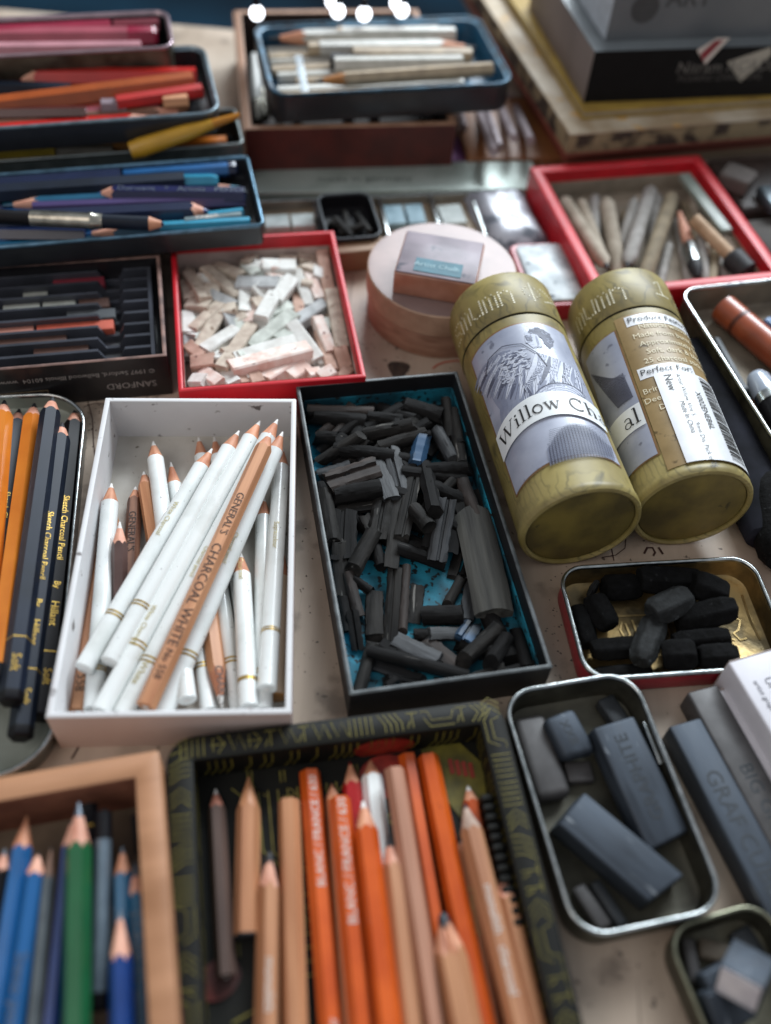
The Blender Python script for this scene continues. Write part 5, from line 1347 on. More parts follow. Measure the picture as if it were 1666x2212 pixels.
# ================================================================== round box with clear box on it
rb = .0; HB = .034
cR = U((956, 578), HB); er = (np.linalg.norm(U((1118, 590), HB)-U((794, 566), HB)))/2
root = thing('round_box', 'round pinkish wooden box with lid, behind the left tube', 'box', (cR[0], cR[1], 0))
M_rw = mat('pink bentwood', '#a8846e', '#8c6854', rough=.5, scale=60, stretch=(1, 1, 4)); M_rl = mat('pale pink lid top', '#937a74', '#806a66', rough=.4, scale=50)
lathe_part('box_side', [(er-.0018, 0), (er-.0012, .0006), (er-.0012, HB*.55)], M_rw, root, n=64)
lathe_part('lid_rim', [(er, HB*.55), (er, HB-.0008), (er-.0008, HB)], mat('bentwood lid rim', '#b09078', '#94745e', rough=.5, scale=60), root, n=64)
lathe_part('lid_top', [(er-.0008, HB), (er-.004, HB+.0002)], M_rl, root, n=64)
zq = HB+.0165
R_ = rectpx([(880, 496), (1047, 525), (1030, 616), (850, 586)], zq)
root = thing('clear_box', 'small copper coloured box with blue label on the round box', 'box', (R_[0], R_[1], HB+.0004), R_[2])
MB().box(-R_[3]/2, R_[3]/2, -R_[4]/2, R_[4]/2, 0, .0155).build('box_body', mat('copper plastic', '#b07c66', '#96644f', rough=.25, scale=60, coat=.4), root, bevel=.001)
MB().box(-R_[3]/2+.0008, R_[3]/2-.0008, -R_[4]/2+.0008, R_[4]/2-.0008, .0156, .0164).build('lid_top', mat('frosted lid', '#8c8088', '#70666e', rough=.6, scale=50, coat=.1, speck='#4a4c58', speck_scale=70, speck_amt=.6), root, bevel=.0002)
lb = MB().box(-R_[3]*.28, R_[3]*.30, -R_[4]*.42, -R_[4]*.12, .0166, .0168).build('label', mat('teal label', '#2c6878', '#245866', rough=.6), root)
V2, F2 = text2d('Artist Chalk', .0055); mesh_obj('lettering', [(x-.014, y-R_[4]*.30, .0170) for x, y in V2], F2, mat('pale blue print', '#7fa6b0', rough=.5), lb, 0)

# ================================================================== plastic packet
R_ = rectpx([(1000, 388), (1130, 376), (1205, 512), (1070, 526)], .016)
o = MB()
nx, ny = 10, 12; V = []
for j in range(ny+1):
    for i in range(nx+1):
        x = -R_[3]/2+R_[3]*i/nx; y = -R_[4]/2+R_[4]*j/ny; e = min(i, nx-i, j, ny-j)
        V.append((x, y, .004+.010*min(1, e/2)+random.uniform(-.0013, .0013)))
Fc = [(j*(nx+1)+i, j*(nx+1)+i+1, (j+1)*(nx+1)+i+1, (j+1)*(nx+1)+i) for j in range(ny) for i in range(nx)]
root = thing('plastic_packet', 'crinkled clear plastic packet with grey picture beside the metal ruler', 'packet', (R_[0], R_[1], 0), R_[2])
mesh_obj('wrapper', V, Fc, mat('crinkled foil wrapper', '#a4a4ac', '#84848c', rough=.45, metal=.2, scale=60, coat=.3, speck='#5c606a', speck_scale=50, speck_amt=.56), root, 60)
MB().box(-R_[3]/2+.002, R_[3]/2-.002, -R_[4]/2+.002, R_[4]/2-.002, 0, .0038).build('backing', mat('packet backing', '#8c8c94', rough=.5), root, bevel=.001)

# ================================================================== metal ruler and divided case
R_ = rectpx([(545, 357), (1150, 343), (1165, 402), (548, 422)], .010)
root = thing('metal_ruler', 'broad grey green metal straight edge lying across behind the case', 'ruler', (R_[0], R_[1], 0), R_[2])
MB().box(-R_[3]/2, R_[3]/2, -R_[4]/2, R_[4]/2, 0, .010).build('plate', mat('grey green aluminium', '#a8b2ac', '#949f98', rough=.4, metal=.35, scale=50), root, bevel=.0008)
V2, F2 = text2d('made in germany', .010); mesh_obj('lettering', [(x-R_[3]*.28, y-.006, .0102) for x, y in V2], F2, mat('engraved grey', '#5a625c', rough=.5), root, 0)
mb = MB()
for k in range(60): mb.box(-R_[3]/2+.01+k*.006, -R_[3]/2+.0105+k*.006, R_[4]/2-.008, R_[4]/2-.002, .0101, .0103)
mb.build('tick_marks', mat('engraved grey', '#5a625c'), root, smooth=0)
R_ = rectpx([(550, 428), (1018, 418), (1068, 545), (575, 560)], .009)
M_cs = mat('beige metal case', '#a4a098', '#86827a', rough=.35, metal=.5, scale=50)
TCs = open_box('divided_case', 'shallow metal case with dividers between the ruler and the round box', 'case', None, .009, M_cs, M_cs, M_tinrim, t=.0016, R=R_, floor_mat=mat('beige case floor', '#a8957e', '#8c7a66', rough=.6, scale=40))
for k, u in enumerate((-.24, .06, .30)):
    MB().box(TCs.w*u-.0012, TCs.w*u+.0012, -TCs.l/2+.002, TCs.l/2-.002, .0016, .0088).build('divider', M_tinrim, TCs.root, bevel=.0004)
def chalk(a, b, w, h, m, label):
    a_ = U(a, TCs.floor+h/2); b_ = U(b, TCs.floor+h/2); r = half_w(a, b, w, TCs.floor+h/2); M, L = frame(a_, b_)
    V, F_ = rings_mesh(L, prof_of('q', r, h/2, random.Random(2)), 3, 5, jitter=.02); o = mesh_obj('chalk_block', V, F_, m, None, 30); o.matrix_world = M
    tag(o, label, 'chalk', 'chalk blocks in the divided case')
M_wc = mat('whitish chalk', '#c4ccca', '#aab2b0', rough=.7, scale=90); M_bc = mat('bluish chalk', '#98b4c0', '#7c98a4', rough=.6, scale=90)
chalk(c_a := (572, 485), (625, 482), 26, .006, M_wc, 'whitish chalk block in the leftmost compartment, left one'); chalk((630, 482), (678, 480), 26, .006, M_wc, 'whitish chalk block in the leftmost compartment, right one')
chalk((832, 470), (872, 468), 40, .006, M_bc, 'bluish chalk block in the compartment right of the black tin'); chalk((878, 468), (915, 466), 40, .006, M_bc, 'second bluish chalk block, nearer the right divider')
chalk((950, 470), (1000, 466), 40, .006, M_wc, 'whitish chalk block in the rightmost compartment')
# little black tin in the case
R_ = rectpx([(684, 418), (796, 413), (828, 506), (706, 520)], .020)
TBt = open_box('small_tin', 'small black tin of short charcoal sticks standing in the divided case', 'tin', None, .014, M_ink, M_ink, M_grad, t=.0015, rad=.008, n=6, rim_bead=True, R=R_, z0=.006)
for i, (a, b, w) in enumerate([((712, 480), (770, 500), 13), ((735, 505), (790, 485), 12), ((722, 470), (760, 510), 12), ((770, 460), (798, 500), 12), ((745, 455), (750, 495), 12)]):
    piece('charcoal_stick', a, b, w, 'r', CH['g'], TBt, 'short grey charcoal stick', 'charcoal', 'charcoal sticks in the small black tin', '', seed=900+i,
          label=['charcoal stick across the left of the small black tin', 'charcoal stick rising to the right in the small black tin', 'charcoal stick slanting over the left one in the small black tin', 'charcoal stick beside the right wall of the small black tin', 'upright charcoal stick in the middle of the small black tin'][i])
# wooden block in front of the little tin
R_ = rectpx([(700, 522), (826, 510), (834, 536), (712, 550)], .016)
o = MB().box(-R_[3]/2, R_[3]/2, -R_[4]/2, R_[4]/2, 0, .016).build('wooden_block', mat('tan wood block', '#96785c', '#785c44', rough=.6, scale=60, stretch=(.2, 1, 1)), bevel=.001)
o.location = (R_[0], R_[1], 0); o.rotation_euler = (0, 0, R_[2]); tag(o, 'narrow tan wooden block in front of the small black tin', 'block')

# ================================================================== black pastel set box
HS = .030
R_ = rectpx([(-250, 585), (348, 556), (358, 777), (-262, 812)], HS)
M_bprint = mat('black printed carton', '#141315', '#1c1b1e', rough=.35, scale=40, coat=.3)
TP = open_box('pastel_set', 'black printed carton with ribbed plastic tray of pastel sticks, left edge', 'box', None, HS, M_bprint, M_bprint, mat('worn pink card edge', '#8c6c62', '#5c4640', rough=.7, scale=120), t=.0022, R=R_, fl=.003)
M_pl = mat('grey black plastic tray', '#2a2b30', '#202125', rough=.28, scale=40, coat=.3)
MB().box(-TP.w/2+.003, TP.w/2-.003, -TP.l/2+.003, TP.l/2-.003, .0032, .0135).build('plastic_tray', M_pl, TP.root, bevel=.0005)
mb = MB(); wv_ = TP.w/2-.018
nrg = 8; pitch_ = (TP.l-.010)/nrg
def ploc(x, y, z=.024):
    p = U((x, y), z); return TP.loc(p[0], p[1])
xs = [ploc(.48*440, 700)[0], ploc(.48*470, 700)[0], ploc(.48*530, 700)[0], ploc(.48*560, 700)[0], ploc(.48*675, 700)[0]]
for k in range(nrg+1):
    y0 = -TP.l/2+.006+k*pitch_; zt_ = .024
    pts = [(-TP.w/2+.004, zt_), (xs[0], zt_), (xs[1], .0165), (xs[2], .0165), (xs[3], zt_), (xs[4]+.002, zt_)]
    V = []
    for x_, z_ in pts: V += [(x_, y0-.0010, z_), (x_, y0+.0010, z_), (x_, y0+.0016, .0136), (x_, y0-.0016, .0136)]
    Fc = []
    for i in range(len(pts)-1): Fc += [(4*i+a, 4*i+(a+1) % 4, 4*(i+1)+(a+1) % 4, 4*(i+1)+a) for a in range(4)]
    Fc += [(0, 1, 2, 3), tuple(range(4*len(pts)-4, 4*len(pts)))]
    mb.add(V, Fc)
mb.box(xs[4], xs[4]+.0022, -TP.l/2+.004, TP.l/2-.004, .0136, .0245)
mb.build('ribs', mat('rib plastic', '#42444c', '#34363c', rough=.25, scale=40, coat=.3), TP.root, smooth=30)
GP = 'pastel sticks in the black pastel set'
cols = {'wh': mat('grey white pastel stick', '#9a9c94', rough=.7), 'or': mat('orange red pastel stick', '#b8523c', rough=.7), 'sa': mat('salmon pastel stick', '#b47868', rough=.7), 'cr': mat('carmine pastel stick', '#7c2030', rough=.7), 'br': mat('brown pastel stick', '#54382f', rough=.7), 'gr': mat('slate pastel stick', '#4c5054', rough=.7)}
slots = [-TP.l/2+.006+(k+.5)*pitch_ for k in range(nrg)]
for (xa, xb, ypx, cname, lb) in [(105, 215, 283, 'wh', 'short whitish stick farthest back but one in the black set'), (15, 180, 335, 'wh', 'whitish stick left of two in one slot of the black set'), (192, 340, 330, 'wh', 'whitish stick right of its twin in the same slot'),
   (355, 492, 335, 'br', 'brown stick beside the two whitish ones in the black set'), (165, 512, 440, 'or', 'bright orange red stick in the middle slots of the black set'), (-250, 152, 452, 'sa', 'salmon stick left of the orange red one'),
   (240, 470, 222, 'cr', 'dark carmine stick in the rear slots of the black set'), (300, 520, 385, 'gr', 'slate grey stick behind the orange red one'), (-200, 300, 510, 'br', 'dark brown stick in front of the orange red one'), (150, 400, 570, 'br', 'brown stick in the slot nearest the front of the black set')]:
    la = ploc(.48*xa, 500+.48*ypx, .020); lb_ = ploc(.48*xb, 500+.48*ypx, .020)
    yv = min(slots, key=lambda s: abs(s-(la[1]+lb_[1])/2))
    x0, x1 = max(la[0], -TP.w/2+.006), lb_[0]
    o = MB().box(-(x1-x0)/2, (x1-x0)/2, -.0042, .0042, -.0035, .0035).build('pastel_stick', cols[cname], bevel=.0006)
    wx_, wy_ = TP.wor((x0+x1)/2, yv); o.location = (wx_, wy_, .0136+.0036); o.rotation_euler = (0, 0, TP.th); tag(o, lb, 'pastel', GP)
# lettering on the front, printed upside down
M_lw = mat('dull silver print', '#9c9894', rough=.5); M_lg = mat('bronze print', '#86765c', rough=.5)
def front(s, size, x, z, m):
    V2, F2 = text2d(s, size)
    mesh_obj('lettering', [(x-p[0], -TP.l/2-.0003, z-p[1]) for p in V2], F2, m, TP.root, 0)
xr = TP.w/2
front('SANFORD', .0062, xr-.008, .0125, M_lw); front('© 1997 Sanford, Bellwood Illinois 60104  www.', .0044, xr-.008, .0215, M_lw)
front('PRISMACOLOR', .0070, xr-.070, .0105, M_lg)
mb = MB(); 
for (xa, xb, za, zb) in ((xr-.068, xr-.125, .0118, .0121), (xr-.068, xr-.125, .0035, .0038), (xr-.068, xr-.0684, .0038, .0118)): mb.box(min(xa, xb), max(xa, xb), -TP.l/2-.0004, -TP.l/2-.0002, za, zb)
mb.build('logo_frame', M_lg, TP.root, smooth=0)

# ================================================================== blue pencil tin
HBl = .047
R_ = rectpx([(-300, 385), (536, 343), (574, 492), (-310, 548)], HBl)
M_dkt = mat('dark tin', '#1c1e22', '#26282c', rough=.4, scale=40, coat=.2)
TBl = open_box('pencil_tin', 'deep dark tin heaped with blue pencils, left edge', 'tin', None, .0162, M_dkt, M_dkt, mat('pale blue rim', '#6c90a8', '#4c6878', rough=.3, metal=.7), t=.0016, rad=.004, n=4, rim_bead=True, R=R_, z0=HBl-.0162, fl=.001)
# the plinth below it: a closed black case
x, y, th, w, l = R_
rt = thing('flat_case', 'closed black case under the blue pencil tin', 'case', (x, y+.004, 0), th)
MB().box(-w/2+.004, w/2-.006, -l/2+.050, l/2-.004, 0, HBl-.0166).build('case_body', M_bprint, rt, bevel=.001)
GBl = 'pencils in the blue pencil tin'
LAY = {}
def lay(tr, k, r):
    n = LAY.get(id(tr), 0); LAY[id(tr)] = n+1
    zz = tr.z0+tr.h-.0035-r+min(n, 10)*.0005
    k['z'] = (zz, zz)
def bp(a, b, w, label, body, **k):
    k.setdefault('group', GBl); k.setdefault('lead', body); k.setdefault('r', w*.000075)
    tr = k.pop('tray', TBl); lay(tr, k, k['r'])
    pencil(c1(*a), c1(*b), w*.36, label, body, tray=tr, **k)
Nv = paint('navy lacquer', '#16213f', .25); Cy = paint('cyan lacquer', '#2a86a4'); Vi = paint('violet lacquer', '#443860'); In = paint('indigo lacquer', '#1c1f48', .25); Te = paint('dark teal lacquer', '#14506c')
M_sil = mat('silver ferrule', '#b8b4a8', '#8e8a80', rough=.25, metal=.9, scale=120)
bp((480, 1410), (1000, 1385), 60, 'teal pencil with blue point at the front of the blue tin', Te, lead=B1)
bp((-20, 1410), (520, 1415), 70, 'navy pencil along the front left of the blue tin', Nv, blunt=True)
bp((10, 1235), (690, 1200), 60, 'teal pencil in the middle left of the blue tin', Te)
bp((200, 1255), (1470, 1205), 58, 'violet pencil with rounded end at the right', Vi, blunt=True)
bp((740, 1030), (1420, 1000), 58, 'bright blue pencil at the rear right of the blue tin', B1, blunt=True, cap=Nv, capl=.006)
bp((130, 1092), (1310, 1090), 62, 'navy pencil with cyan end, second row from the rear', Nv, cap=Cy, capl=.030)
bp((1250, 1300), (1460, 1275), 40, 'short cyan pencil end close to the right wall', Cy, blunt=True)
bp((960, 1362), (1500, 1332), 42, 'cyan pencil along the front right wall', Cy, blunt=True)
bp((1110, 1335), (1450, 1300), 40, 'short silver printed pencil end by the right wall', mat('grey silver barrel', '#7c8c90', rough=.3, metal=.4), blunt=True, text=[('FABER', .005, .2, M_print)])
bp((-20, 1010), (720, 955), 100, 'thick navy pencil at the rear left of the blue tin', Nv, blunt=True)
bp((-10, 1165), (1110, 1090), 82, 'blue black pencil with pale sheen, middle row', M_navy, blunt=True)
bp((575, 1168), (1500, 1180), 76, 'indigo pencil pointing left with silver lettering', In, lead=B1, cone=42, text=[('Derwent   *   Artists   PENCIL', .0065, .15, M_greylead, 0, 1)])
bp((1255, 1265), (-20, 1330), 80, 'navy pencil pointing right toward the tin corner', Nv, lead=B2, cone=38)
A = U(c1(-20, 1300), HBl+.008); B = U(c1(985, 1345), HBl+.004); M, L = frame(A, B)
root = thing('pencil_extender', 'black handled pencil extender with silver ferrule gripping a short pencil', 'pencil extender', None, group=GBl, matrix=M)
lathe_part('handle', [(.0042, 0), (.0042, L*.2)], M_ink, root); lathe_part('ferrule', [(.0046, L*.2), (.0048, L*.22), (.0048, L*.54), (.0052, L*.55), (.0052, L*.57), (.0046, L*.58), (.0046, L*.63)], M_sil, root)
lathe_part('stub', [(.0042, L*.63), (.0042, L*.91)], M_navy, root); lathe_part('sharpened_wood', [(.0042, L*.91), (.0018, L*.985)], M_wood, root); lathe_part('lead', [(.0018, L*.985), (.0004, L)], Nv, root)

def filler(tr, grp, words, cols_, n, rad, seed, x0=-.5):
    rg_ = random.Random(seed)
    for k in range(n):
        v = (-.5+(k+.5)/n)*(tr.l-2*tr.t-2*rad)
        u1 = tr.w/2-tr.t-rg_.uniform(.004, .05); u0_ = u1-rg_.uniform(.13, .19)
        z = tr.floor+rad
        ax, ay = tr.wor(u0_, v); bx, by = tr.wor(u1, v+rg_.uniform(-.004, .004))
        def im(x, y, z):
            d = np.array([x, y, z-HC]); q = d@_F; return (PX0+FPX*(d@R2)/q, PY0-FPX*(d@U2)/q)
        cn, cm = cols_[k % len(cols_)]
        A_, B_ = im(ax, ay, z), im(bx, by, z)
        if rg_.random() < .5: A_, B_ = B_, A_
        pencil(A_, B_, 10, f'{cn} pencil {ordinal(k)} from the front in the bottom layer of {words}', cm, lead=cm, tray=tr, group=grp, r=rad, z=(z, z), blunt=rg_.random() < .5)
filler(TBl, GBl, 'the blue tin', [('navy', Nv), ('teal', Te), ('blue', B1), ('indigo', In), ('cyan', Cy)], 12, .0038, 5)

# ================================================================== yellow pencil tray
HY = .042
R_ = rectpx([(-300, 275), (508, 240), (530, 322), (-300, 352)], HY)
TY = open_box('pencil_tin', 'grey edged tray of yellow and amber pencils behind the blue tin', 'tin', None, .022, mat('grey tin', '#606a6c', '#4c5658', rough=.4, metal=.5), M_dkt, mat('grey tin rim', '#8c9494', rough=.3, metal=.8), t=.0016, rad=.004, n=4, rim_bead=True, R=R_, z0=HY-.022)
GY = 'pencils in the yellow pencil tray'
Ye = paint('ochre yellow lacquer', '#c49428'); Am = paint('dark amber lacquer', '#b87818'); Yo = paint('orange ochre lacquer', '#b4641c')
def yp(a, b, w, label, body, **k): bp(a, b, w, label, body, tray=TY, group=GY, **k)
yp((-20, 945), (335, 920), 60, 'pale yellow pencil at the front left of the yellow tray', paint('lemon lacquer', '#c8aa3c'), blunt=True)
yp((345, 915), (680, 908), 56, 'grey white pencil between the yellow ones', mat('grey white barrel', '#8c8474', rough=.4), blunt=True)
yp((310, 885), (830, 868), 56, 'amber pencil pointing left in the yellow tray', Am, lead=Am)
yp((900, 880), (1360, 855), 60, 'orange ochre pencil at the right end of the yellow tray', Yo, blunt=True)
A = U(c1(785, 905), HY+.006); B = U(c1(1440, 690), HY+.022); M, L = frame(A, B)
root = thing('brush', 'yellow ochre handled brush sticking out toward the wooden crate', 'brush', None, matrix=M)
lathe_part('handle', [(.0055, 0), (.0062, L*.1), (.0052, L*.5), (.0032, L*.75)], Ye, root); lathe_part('tail', [(.0030, L*.75), (.0018, L)], Am, root)
filler(TY, GY, 'the yellow tray', [('ochre', Ye), ('amber', Am), ('orange', Yo)], 6, .0042, 9)
pw = MB(); xq, yq, thq, wq, lq = TY.x, TY.y, TY.th, TY.w, TY.l
rt = thing('flat_case', 'dark case under the yellow pencil tray', 'case', (xq, yq, 0), thq); pw.box(-wq/2+.003, wq/2-.004, -lq/2+.002, lq/2-.002, 0, HY-.0225).build('case_body', M_dkt, rt, bevel=.001)

# ================================================================== red pencil tin
HR = .068
R_ = rectpx([(-260, 122), (440, 108), (477, 234), (-280, 300)], HR)
TRd = open_box('pencil_tin', 'black tin with pale grey rim heaped with red and orange pencils', 'tin', None, .018, M_dkt, M_dkt, mat('pale grey rim', '#8496a0', '#64747c', rough=.35, metal=.6), t=.003, rad=.012, n=6, rim_bead=True, R=R_, z0=HR-.018)
GRd = 'pencils in the red pencil tin'
Rd = paint('scarlet lacquer', '#b4201a'); Or = paint('vermilion lacquer', '#b8381c'); Br = paint('russet lacquer', '#9c4a1e'); Pk = paint('rose lacquer', '#a0525e'); Mg = paint('magenta lacquer', '#8c1c38'); Gp = mat('grey pink barrel', '#8c7c84', rough=.3)
def rpn(a, b, w, label, body, **k): bp(a, b, w, label, body, tray=TRd, group=GRd, r=w*.00013, **{kk: v for kk, v in k.items()})
def bp2(tr, gp):
    def f(a, b, w, label, body, **k):
        k.setdefault('lead', body); k.setdefault('r', w*.00008); lay(tr, k, k['r'])
        pencil(c1(*a), c1(*b), w*.36, label, body, tray=tr, group=gp, **k)
    return f
rpn = bp2(TRd, GRd)
rpn((-20, 690), (520, 680), 60, 'maroon pencil at the bottom front of the red tin', paint('maroon lacquer', '#4c1c1c'), blunt=True)
rpn((610, 640), (760, 635), 60, 'grey eraser stub at the bottom of the red tin', Gp, blunt=True, name='eraser_stub', cat='eraser')
rpn((980, 620), (1130, 610), 60, 'pinkish wooden stub at the right of the red tin', M_woodbody, blunt=True, name='pencil_stub')
rpn((-20, 345), (860, 335), 60, 'grey pink pencil along the rear wall of the red tin', Gp, blunt=True)
rpn((-20, 530), (430, 545), 60, 'blue black pencil in the middle of the red tin', M_navy, blunt=True)
rpn((80, 600), (420, 560), 50, 'rose pencil pointing left under the russet one', Pk)
rpn((1220, 545), (700, 620), 62, 'scarlet pencil end under the russet pencil at right', Rd, blunt=True)
rpn((-20, 440), (995, 350), 75, 'vermilion pencil near the rear of the red tin, blunt right end', Or, blunt=True)
rpn((90, 475), (1205, 468), 85, 'scarlet pencil pointing left with bare wood tip', Rd, cone=50)
rpn((-20, 645), (1160, 495), 88, 'russet brown pencil lying slanted on top of the red tin', Br, blunt=True)
filler(TRd, GRd, 'the red tin', [('maroon', paint('maroon lacquer', '#4c1c1c')), ('scarlet', Rd), ('umber', M_wooddark), ('rose', Pk), ('vermilion', Or)], 12, .0042, 6)
xq, yq, thq, wq, lq = TRd.x, TRd.y, TRd.th, TRd.w, TRd.l
rt = thing('flat_case', 'black case under the red pencil tin', 'case', (xq, yq, 0), thq); MB().box(-wq/2+.006, wq/2-.012, -lq/2+.060, lq/2-.003, 0, HR-.0184).build('case_body', M_bprint, rt, bevel=.001)

# ================================================================== pink pencil tin (farthest)
HP = .080
R_ = rectpx([(-220, 40), (352, 26), (388, 106), (-240, 122)], HP)
TPk = open_box('pencil_tin', 'silver rimmed tin of pink and magenta pencils, farthest at the left', 'tin', None, .022, M_tindull, M_dkt, mat('pale pink rim', '#a8949c', rough=.3, metal=.6), t=.0025, rad=.010, n=6, rim_bead=True, R=R_, z0=HP-.022)
ppk = bp2(TPk, 'pencils in the pink pencil tin')
ppk((-20, 300), (850, 290), 60, 'pale rose pencil at the front of the pink tin', paint('pale rose lacquer', '#b8848c'), blunt=True)
ppk((680, 130), (980, 125), 60, 'maroon pencil at the rear right of the pink tin', paint('wine lacquer', '#6c2430'), blunt=True)
ppk((-20, 235), (1010, 225), 90, 'thick rose pink pencil in the middle of the pink tin', Pk, blunt=True, cap=Mg, capl=.02)
ppk((-20, 155), (665, 125), 78, 'magenta pencil at the rear left of the pink tin', Mg, blunt=True)
filler(TPk, 'pencils in the pink pencil tin', 'the pink tin', [('rose', Pk), ('magenta', Mg), ('wine', paint('wine lacquer', '#6c2430'))], 9, .0042, 7)
xq, yq, thq, wq, lq = TPk.x, TPk.y, TPk.th, TPk.w, TPk.l
rt = thing('flat_case', 'brown case under the pink pencil tin', 'case', (xq, yq, 0), thq); MB().box(-wq/2+.006, wq/2-.008, -lq/2+.003, lq/2-.003, 0, HP-.0225).build('case_body', M_cratein, rt, bevel=.001)

# ================================================================== wooden crate at the back with brushes
HCr = .042
R_ = rectpx([(497, 22), (905, 20), (985, 272), (540, 276)], HCr)
M_cr2 = mat('pale pink crate wood', '#a8826a', '#8c6850', rough=.6, scale=50, stretch=(1, .2, 1)); M_crf = mat('red brown crate front', '#541e16', '#401610', rough=.5, scale=50)
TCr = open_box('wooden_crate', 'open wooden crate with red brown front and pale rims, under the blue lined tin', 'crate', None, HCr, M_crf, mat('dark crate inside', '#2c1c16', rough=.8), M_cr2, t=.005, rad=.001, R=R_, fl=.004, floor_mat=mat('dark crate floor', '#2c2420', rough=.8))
x, y, th, w, l = TCr.x, TCr.y, TCr.th, TCr.w, TCr.l
MB().box(-w/2-.0012, -w/2-.0002, -l/2, l/2, .001, HCr-.001).build('side_panel', M_cr2, TCr.root, bevel=0)
M_brh = [mat('white brush handle', '#b4b4b0', rough=.4), mat('grey brush handle', '#6c6c70', rough=.4), M_ink]
for i, (xa, ya, xb, yb) in enumerate([(205, 300, 230, 660), (290, 400, 300, 620), (370, 520, 385, 650), (235, 180, 262, 640), (330, 440, 345, 660), (430, 560, 440, 660), (700, 590, 720, 680), (850, 590, 860, 680), (1165, 560, 1175, 660)]):
    a = cB(xa, ya); b = cB(xb, yb)
    A = U(a, .030); B = U(b, .012); A, B = TCr.clip(A, B, .004); M, L = frame(A, B)
    rt = thing('brush', ['white handled brush beside the left crate wall', 'short pale brush second from the crate wall', 'pale brush stub near the crate front', 'long grey brush right of the white one', 'black handled brush left of the tin corner', 'pale stub under the tin corner', 'grey brush end at the crate front centre', 'grey brush end right of the crate front centre', 'bluish brush end at the crate front right'][i], 'brush', None, group='brushes in the wooden crate', matrix=M)
    lathe_part('handle', [(.003, 0), (.0042, L*.3), (.0042, L*.7)], M_brh[[0, 0, 0, 1, 2, 0, 1, 1, 0][i]], rt, n=12); lathe_part('ferrule', [(.0044, L*.7), (.0040, L)], M_sil, rt, n=12)
# tin across the crate
HT2 = .066
R_ = rectpx([(535, 44), (1025, 38), (1132, 188), (592, 192)], HT2)
M_bl2 = mat('blue tin inside', '#2c6484', '#1c4058', rough=.4, scale=40)
TBT = open_box('pencil_tin', 'black tin with blue inside holding white pencils, resting on the wooden crate', 'tin', None, .022, M_dkt, M_bl2, mat('blue tin rim', '#305468', '#1c2c38', rough=.3, metal=.5), t=.004, rad=.014, n=6, rim_bead=True, R=R_, z0=HT2-.022)
GBT = 'white pencils in the blue lined tin'
def wt(a, b, w, label, body, **k):
    k.setdefault('lead', M_blacklead); k.setdefault('r', w*.000095); lay(TBT, k, k['r'])
    pencil(cB(*a), cB(*b), w*.4, label, body, tray=TBT, group=GBT, **k)
Wb = mat('off white lacquer', '#bcbab2', '#a8a69e', rough=.35); Bb = mat('beige lacquer', '#a89478', '#8e7c64', rough=.5)
wt((500, 270), (710, 265), 55, 'short beige pencil at the rear left of the blue lined tin', Bb, blunt=True)
wt((740, 295), (1380, 300), 55, 'brown beige pencil across the middle of the blue lined tin', Bb, blunt=True)
wt((620, 330), (800, 350), 60, 'dark stub left of the white pencils in the blue lined tin', M_ink, blunt=True)
wt((1480, 255), (560, 265), 60, 'white pencil with brown tip pointing right', Wb, wood=M_wood)
wt((200, 212), (1200, 185), 60, 'white pencil with brown tip pointing left along the rear', Wb, wood=M_wood)
wt((1290, 192), (640, 160), 62, 'white pencil at the very back with tan end', Wb, blunt=True, cap=Bb, capl=.004)
wt((640, 355), (1330, 345), 62, 'white pencil in the front half of the blue lined tin', Wb, blunt=True)
wt((520, 440), (1570, 368), 50, 'beige pencil with orange tip along the front wall', Bb, wood=mat('orange wood', '#a86c30', rough=.5))
filler(TBT, GBT, 'the blue lined tin', [('off white', Wb), ('beige', Bb)], 9, .0044, 8)
R = rectpx([cB(425, 250), cB(465, 250), cB(505, 450), cB(455, 452)], HT2-.006)
o = MB().box(-R[3]/2, R[3]/2, -R[4]/2, R[4]/2, -.006, 0).build('eraser', mat('white eraser', '#b8c4cc', rough=.5), bevel=.001); o.location = (R[0], R[1], HT2-.012); o.rotation_euler = (0, 0, R[2]); tag(o, 'long white eraser at the left end of the blue lined tin', 'eraser')

# wooden board with rods right of the crate
R_ = rectpx([(985, 215), (1165, 205), (1215, 338), (1000, 345)], .012)
o = MB().box(-R_[3]/2, R_[3]/2, -R_[4]/2, R_[4]/2, 0, .012).build('wooden_board', mat('orange brown board', '#8c5a34', '#6c4224', rough=.5, scale=40, stretch=(1, .2, 1)), bevel=.001); o.location = (R_[0], R_[1], 0); o.rotation_euler = (0, 0, R_[2]); tag(o, 'orange brown board under silver rods right of the crate', 'board'); stamp_rect(R_, .012)
for i, (xa, ya, xb, yb, w) in enumerate([(1380, 500, 1500, 820, 44), (1500, 500, 1610, 745, 40), (1590, 520, 1700, 760, 40), (1310, 560, 1340, 690, 40), (1440, 520, 1545, 720, 30)]):
    a = cB(xa, ya); b = cB(xb, yb); r = half_w(a, b, w*.4, .02); A, B = settle(a, b, r, None); M, L = frame(A, B)
    rt = thing('metal_rod', ['longest silver rod on the board, nearest the front', 'silver rod second from the right on the board', 'rightmost silver rod beside the books', 'short rod against the crate corner', 'thin rod between the two long ones'][i], 'rod', None, group='silver rods on the board', matrix=M)
    lathe_part('shaft', [(r*.8, 0), (r, .001), (r, L)], mat('satin rod', '#a4989c', '#887c80', rough=.4, metal=.3), rt, n=14)
